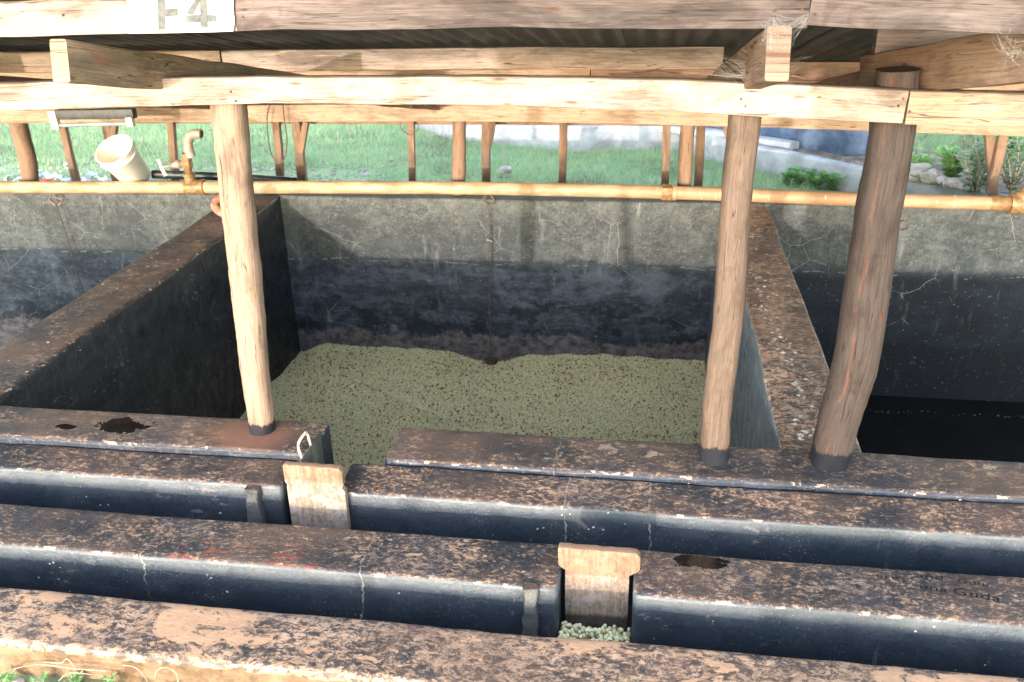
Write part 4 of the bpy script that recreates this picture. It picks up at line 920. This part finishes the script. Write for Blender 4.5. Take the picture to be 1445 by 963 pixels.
# weeds: leafy plants
def plant(name, c, h, n, leaf, mat, label, cat='plant', group=None, spread=.5, stems=5):
    e = empty(name, tuple(c), label, cat, group); mb = MB(); lv = MB(); c = Vector(c)
    for s in range(stems):
        a = random.uniform(0, 6.28); tip = c + Vector((math.cos(a) * h * spread * random.uniform(.3, 1), math.sin(a) * h * spread * random.uniform(.3, 1), h * random.uniform(.7, 1)))
        mid = c.lerp(tip, .5) + Vector((random.uniform(-.1, .1) * h, 0, .1 * h)); P = smooth_path([c, mid, tip], 5)
        mb.sweep(P, circ(.004 * h / .3 + .001, 5), None, scale=list(np.linspace(1, .4, len(P))))
        for k in range(n):
            t = random.uniform(.15, 1); q = P[int(t * (len(P) - 1))]; b = random.uniform(0, 6.28); up = random.uniform(.1, .9)
            d = Vector((math.cos(b), math.sin(b), up)).normalized(); sd = d.cross(Vector((0, 0, 1))).normalized(); L = leaf * random.uniform(.6, 1.2)
            nrm = sd.cross(d); lv.poly([q, q + d * L * .4 + sd * L * .22 + nrm * L * .06, q + d * L - Vector((0, 0, L * .15)), q + d * L * .4 - sd * L * .22 + nrm * L * .06], [(0, 1, 2), (0, 2, 3)])
    mb.build('stem', M['dry'], e); lv.build('foliage', mat, e); return e
g = 'weeds at the foot of the outer kerb'
for (px, h, m, lb) in ((160, .05, 'weed', 'bright green weed at the kerb foot, largest and in the middle'), (112, .035, 'weed', 'small green weed at the kerb foot, left of the largest weed'), (72, .035, 'weed', 'small round leaved weed beside dry stalks at the kerb foot'), (235, .035, 'weed', 'low green weed at the kerb foot, right of the largest weed'), (16, .03, 'weed', 'tiny green weed at the kerb foot in the bottom left corner'), (196, .035, 'weed', 'low leafy weed between the largest weed and the right one')):
    q = aty(px, 958 + (px / 60 - 1), 1.585); c = Vector((q[0], 1.575 - random.random() * .02, -.2)); plant('weed', c, h, 7, .020, M[m], lb, 'weed', g, .9, 7)
def stalk(pts, label):
    mb = MB(); mb.sweep(smooth_path([aty(a, b, y) for a, b, y in pts], 6), circ(.0014, 6), None); o = mb.build('dry_twig', M['dry'], None, origin=tuple(aty(pts[0][0], pts[0][1], pts[0][2]))); tag(o, label, 'twig', 'dry twigs lying against the outer kerb')
stalk([(20, 944, 1.58), (55, 938, 1.59), (105, 944, 1.58), (150, 947, 1.58)], 'longest dry twig, lying flat along the kerb foot')
stalk([(62, 934, 1.585), (85, 936, 1.59), (95, 930, 1.59), (106, 943, 1.58)], 'short kinked dry twig above the long one')
stalk([(173, 939, 1.59), (188, 941, 1.59), (200, 950, 1.585), (208, 962, 1.57)], 'dry twig curving down at the kerb foot')
stalk([(218, 958, 1.58), (222, 946, 1.59), (234, 942, 1.59), (248, 950, 1.585), (252, 966, 1.57)], 'arched dry twig rightmost at the kerb foot')
stalk([(8, 964, 1.56), (16, 950, 1.575), (23, 943, 1.585)], 'dry twig leaning up in the bottom left corner')
stalk([(83, 961, 1.57), (98, 950, 1.58), (130, 952, 1.58)], 'bent dry twig beside the small round leaved weed')
# stones
def rock(c, r, mat, name, label, cat, group=None, flat=.7, seed=0):
    bm = bmesh.new(); bmesh.ops.create_icosphere(bm, subdivisions=3, radius=1)
    for v in bm.verts:
        d = v.co.copy(); k = 1 + .35 * noise.noise(d * 1.3 + Vector((seed, 0, 0))) + .12 * noise.noise(d * 4 + Vector((0, seed, 0))); v.co = Vector((d.x * r * k * 1.15, d.y * r * k, d.z * r * k * flat))
    me = bpy.data.meshes.new(name); bm.to_mesh(me); bm.free(); o = link(name, me, mat, None, True, 28); o.location = c; tag(o, label, cat, group); return o
for i, (px, py, r, lb) in enumerate(((12, 955, .018, 'grey stone in the soil in the bottom left corner'), (50, 956, .02, 'mottled stone in the soil left of the small weeds'), (88, 954, .014, 'reddish dry stone between the small weeds'), (198, 962, .014, 'brown stone under the arched twigs'))):
    q = aty(px, py, 1.55); rock((q[0], 1.565, -.2), r, M['stone'], 'stone', lb, 'stone', 'stones in the soil at the kerb foot', seed=i * 3)
rk = [(1296, 240, .10, 'flat pale rubble stone nearest the thick grey pole'), (1302, 238, .05, 'bluish white rubble stone behind the flat one'), (1314, 246, .075, 'largest blocky rubble stone on the low wall'), (1324, 247, .045, 'narrow upright rubble stone right of the blocky one'), (1332, 252, .045, 'small rubble stone in the middle of the row'), (1340, 257, .04, 'low rubble stone second from the right end'), (1350, 256, .06, 'rubble stone at the right end of the row')]
for i, (px, py, r, lb) in enumerate(rk):
    q = atz(px, py, -.2); rock((q[0], q[1], -.22), r, M['stone'], 'rubble_stone', lb, 'stone', 'rubble stones behind the low wall', seed=20 + i)
for i, (px, py, r, lb) in enumerate([(713, 242, .055, 'grey blue stone lying in the grass near the middle rear post'), (552, 228, .025, 'small pale stone in the grass left of the thin post')]):
    q = atz(px, py, GZ + .06); rock((q[0], q[1], GZ + .07), r, M['stone'], 'field_stone', lb, 'stone', seed=50 + i)
# litter by the left
cols = {'white': simple('white_litter', (.6, .6, .6), (.8, .8, .8), 20, .5), 'blue': simple('blue_litter', (.16, .3, .55), (.35, .5, .7), 20, .5), 'red': simple('red_litter', (.5, .07, .04), (.6, .12, .08), 20, .5), 'grey': simple('grey_litter', (.25, .24, .23), (.45, .42, .4), 20, .8)}
lit = [(55, 244, 'blue', .05), (72, 245, 'white', .06), (67, 253, 'red', .06), (92, 252, 'blue', .05), (30, 248, 'white', .05), (12, 247, 'grey', .05), (128, 243, 'blue', .05), (118, 250, 'grey', .05), (140, 248, 'white', .05), (92, 228, 'white', .035), (220, 240, 'white', .03), (20, 254, 'grey', .05), (148, 254, 'grey', .05)]
where = ['crumpled blue scrap right of the leaning rear pole', 'largest white scrap beside the thin leaning post', 'red scrap just above the yellow pipe', 'flat blue scrap behind the thin leaning post', 'white scrap left of the leaning rear pole', 'grey scrap at the far left', 'blue scrap right of the thin leaning post', 'grey scrap between the thin post and the bucket', 'white scrap beside the bucket', 'pale scrap alone up in the grass', 'small white scrap right of the bucket', 'low grey scrap at the far left by the pipe', 'low grey scrap touching the bucket from behind']
for i, ((px, py, c, r), lb) in enumerate(zip(lit, where)):
    q = atz(px, py, GZ + .05); bm = bmesh.new(); bmesh.ops.create_grid(bm, x_segments=7, y_segments=7, size=r)
    for v in bm.verts: v.co.z += .6 * r * noise.noise(v.co * 22 + Vector((i, 0, 0))) + r * .35; v.co.x *= 1 + .4 * noise.noise(Vector((i, v.co.y * 30, 0))); v.co.y *= 1.1
    me = bpy.data.meshes.new('litter'); bm.to_mesh(me); bm.free(); o = link('litter', me, cols[c], None, True, 25); o.location = (q[0], q[1], gz(q[0], q[1]) + .01); o.rotation_euler = (.2 * (i % 3), .1, i); tag(o, lb, 'litter', 'plastic litter on the ground behind the pipe')
P = []
for k in range(900):
    x = random.uniform(-8, -2.4); y = random.uniform(7.2, 8.6); P.append((x, y, gz(x, y) + .005))
o = beans('gravel', P, .022, M['stone'], None, 'scattered small stones and crumbs on the bare ground behind the left tank'); o['category'] = 'gravel'
# plants right
for (px, py, h, n, lf, m, lb) in ((1378, 262, .42, 16, .05, 'silver', 'tall silvery leaved shrub left of the crossed rear post'), (1430, 258, .45, 14, .05, 'silver', 'silvery weedy shrub at the right edge above the brass tee'), (1345, 228, .28, 16, .06, 'weed', 'green leafy plant on the bank above the rubble stones'), (1418, 215, .3, 16, .06, 'weed', 'green bush behind the crossed rear post'), (1300, 222, .2, 14, .05, 'weed', 'green plant at the left end of the bank'), (1390, 232, .28, 16, .06, 'weed', 'green plant between the silvery shrub and the far bush')):
    q = atz(px, py, -.22 if py > 240 else -.12); plant('shrub', (q[0], q[1], gz(q[0], q[1]) - .02 if q[1] > 8.1 else -.3), h, n * 4, lf * 1.15, M[m], lb, 'shrub', 'weedy shrubs on the bank at the right', .55, 14)
for (px, py, lb) in ((1108, 255, 'leafy weed growing before the low wall, left of the darkest one'), (1128, 256, 'dark leafy weed clump before the low wall, right of the brown pole'), (1175, 262, 'leafy weed growing before the low wall beside the thick grey pole'), (1152, 261, 'leafy weed between the dark clump and the thick grey pole')):
    q = atz(px, py, GZ + .05); plant('field_weed', (q[0], q[1], GZ), .17, 34, .05, M['weed'], lb, 'weed', 'leafy weeds in the field before the low wall', .8, 9)

# ------------------------------------------------------------------ light, sky, camera
SUN = Vector((.18, 1, -.142)).normalized()
sd = bpy.data.lights.new('Sun', 'SUN'); sd.energy = 4.0; sd.angle = math.radians(.6); sd.color = (1, .92, .85)
so = bpy.data.objects.new('Sun', sd); C.objects.link(so); so.rotation_euler = SUN.to_track_quat('-Z', 'Y').to_euler(); so.location = (-1, -6, 6)
w = bpy.data.worlds.new('World'); S.world = w; w.use_nodes = True; nt = w.node_tree; bg = nt.nodes['Background']
sky = nt.nodes.new('ShaderNodeTexSky'); sky.sky_type = 'NISHITA'; sky.sun_disc = False; sky.sun_elevation = math.asin(-SUN.z)
tosun = -SUN; sky.sun_rotation = math.atan2(tosun.x, tosun.y); sky.air_density = 1.0; sky.dust_density = .7; sky.ozone_density = 1.6
hs = nt.nodes.new('ShaderNodeHueSaturation'); hs.inputs['Saturation'].default_value = .66; nt.links.new(sky.outputs[0], hs.inputs['Color']); nt.links.new(hs.outputs[0], bg.inputs[0]); bg.inputs[1].default_value = 1.75
cd = bpy.data.cameras.new('Camera'); cd.sensor_width = 36; cd.lens = F / 1445 * 36; cd.clip_start = .02; cd.clip_end = 500
cd.dof.use_dof = True; cd.dof.focus_distance = 2.9; cd.dof.aperture_fstop = 5.6
co = bpy.data.objects.new('Camera', cd); C.objects.link(co)
co.matrix_world = Matrix.Translation(Vector(EYE)) @ Matrix([list(map(float, r)) for r in RM]).to_4x4(); S.camera = co
S.view_settings.view_transform = 'Standard'; S.view_settings.look = 'None'; S.view_settings.exposure = 0; S.view_settings.gamma = 1
S.cycles.max_bounces = 6
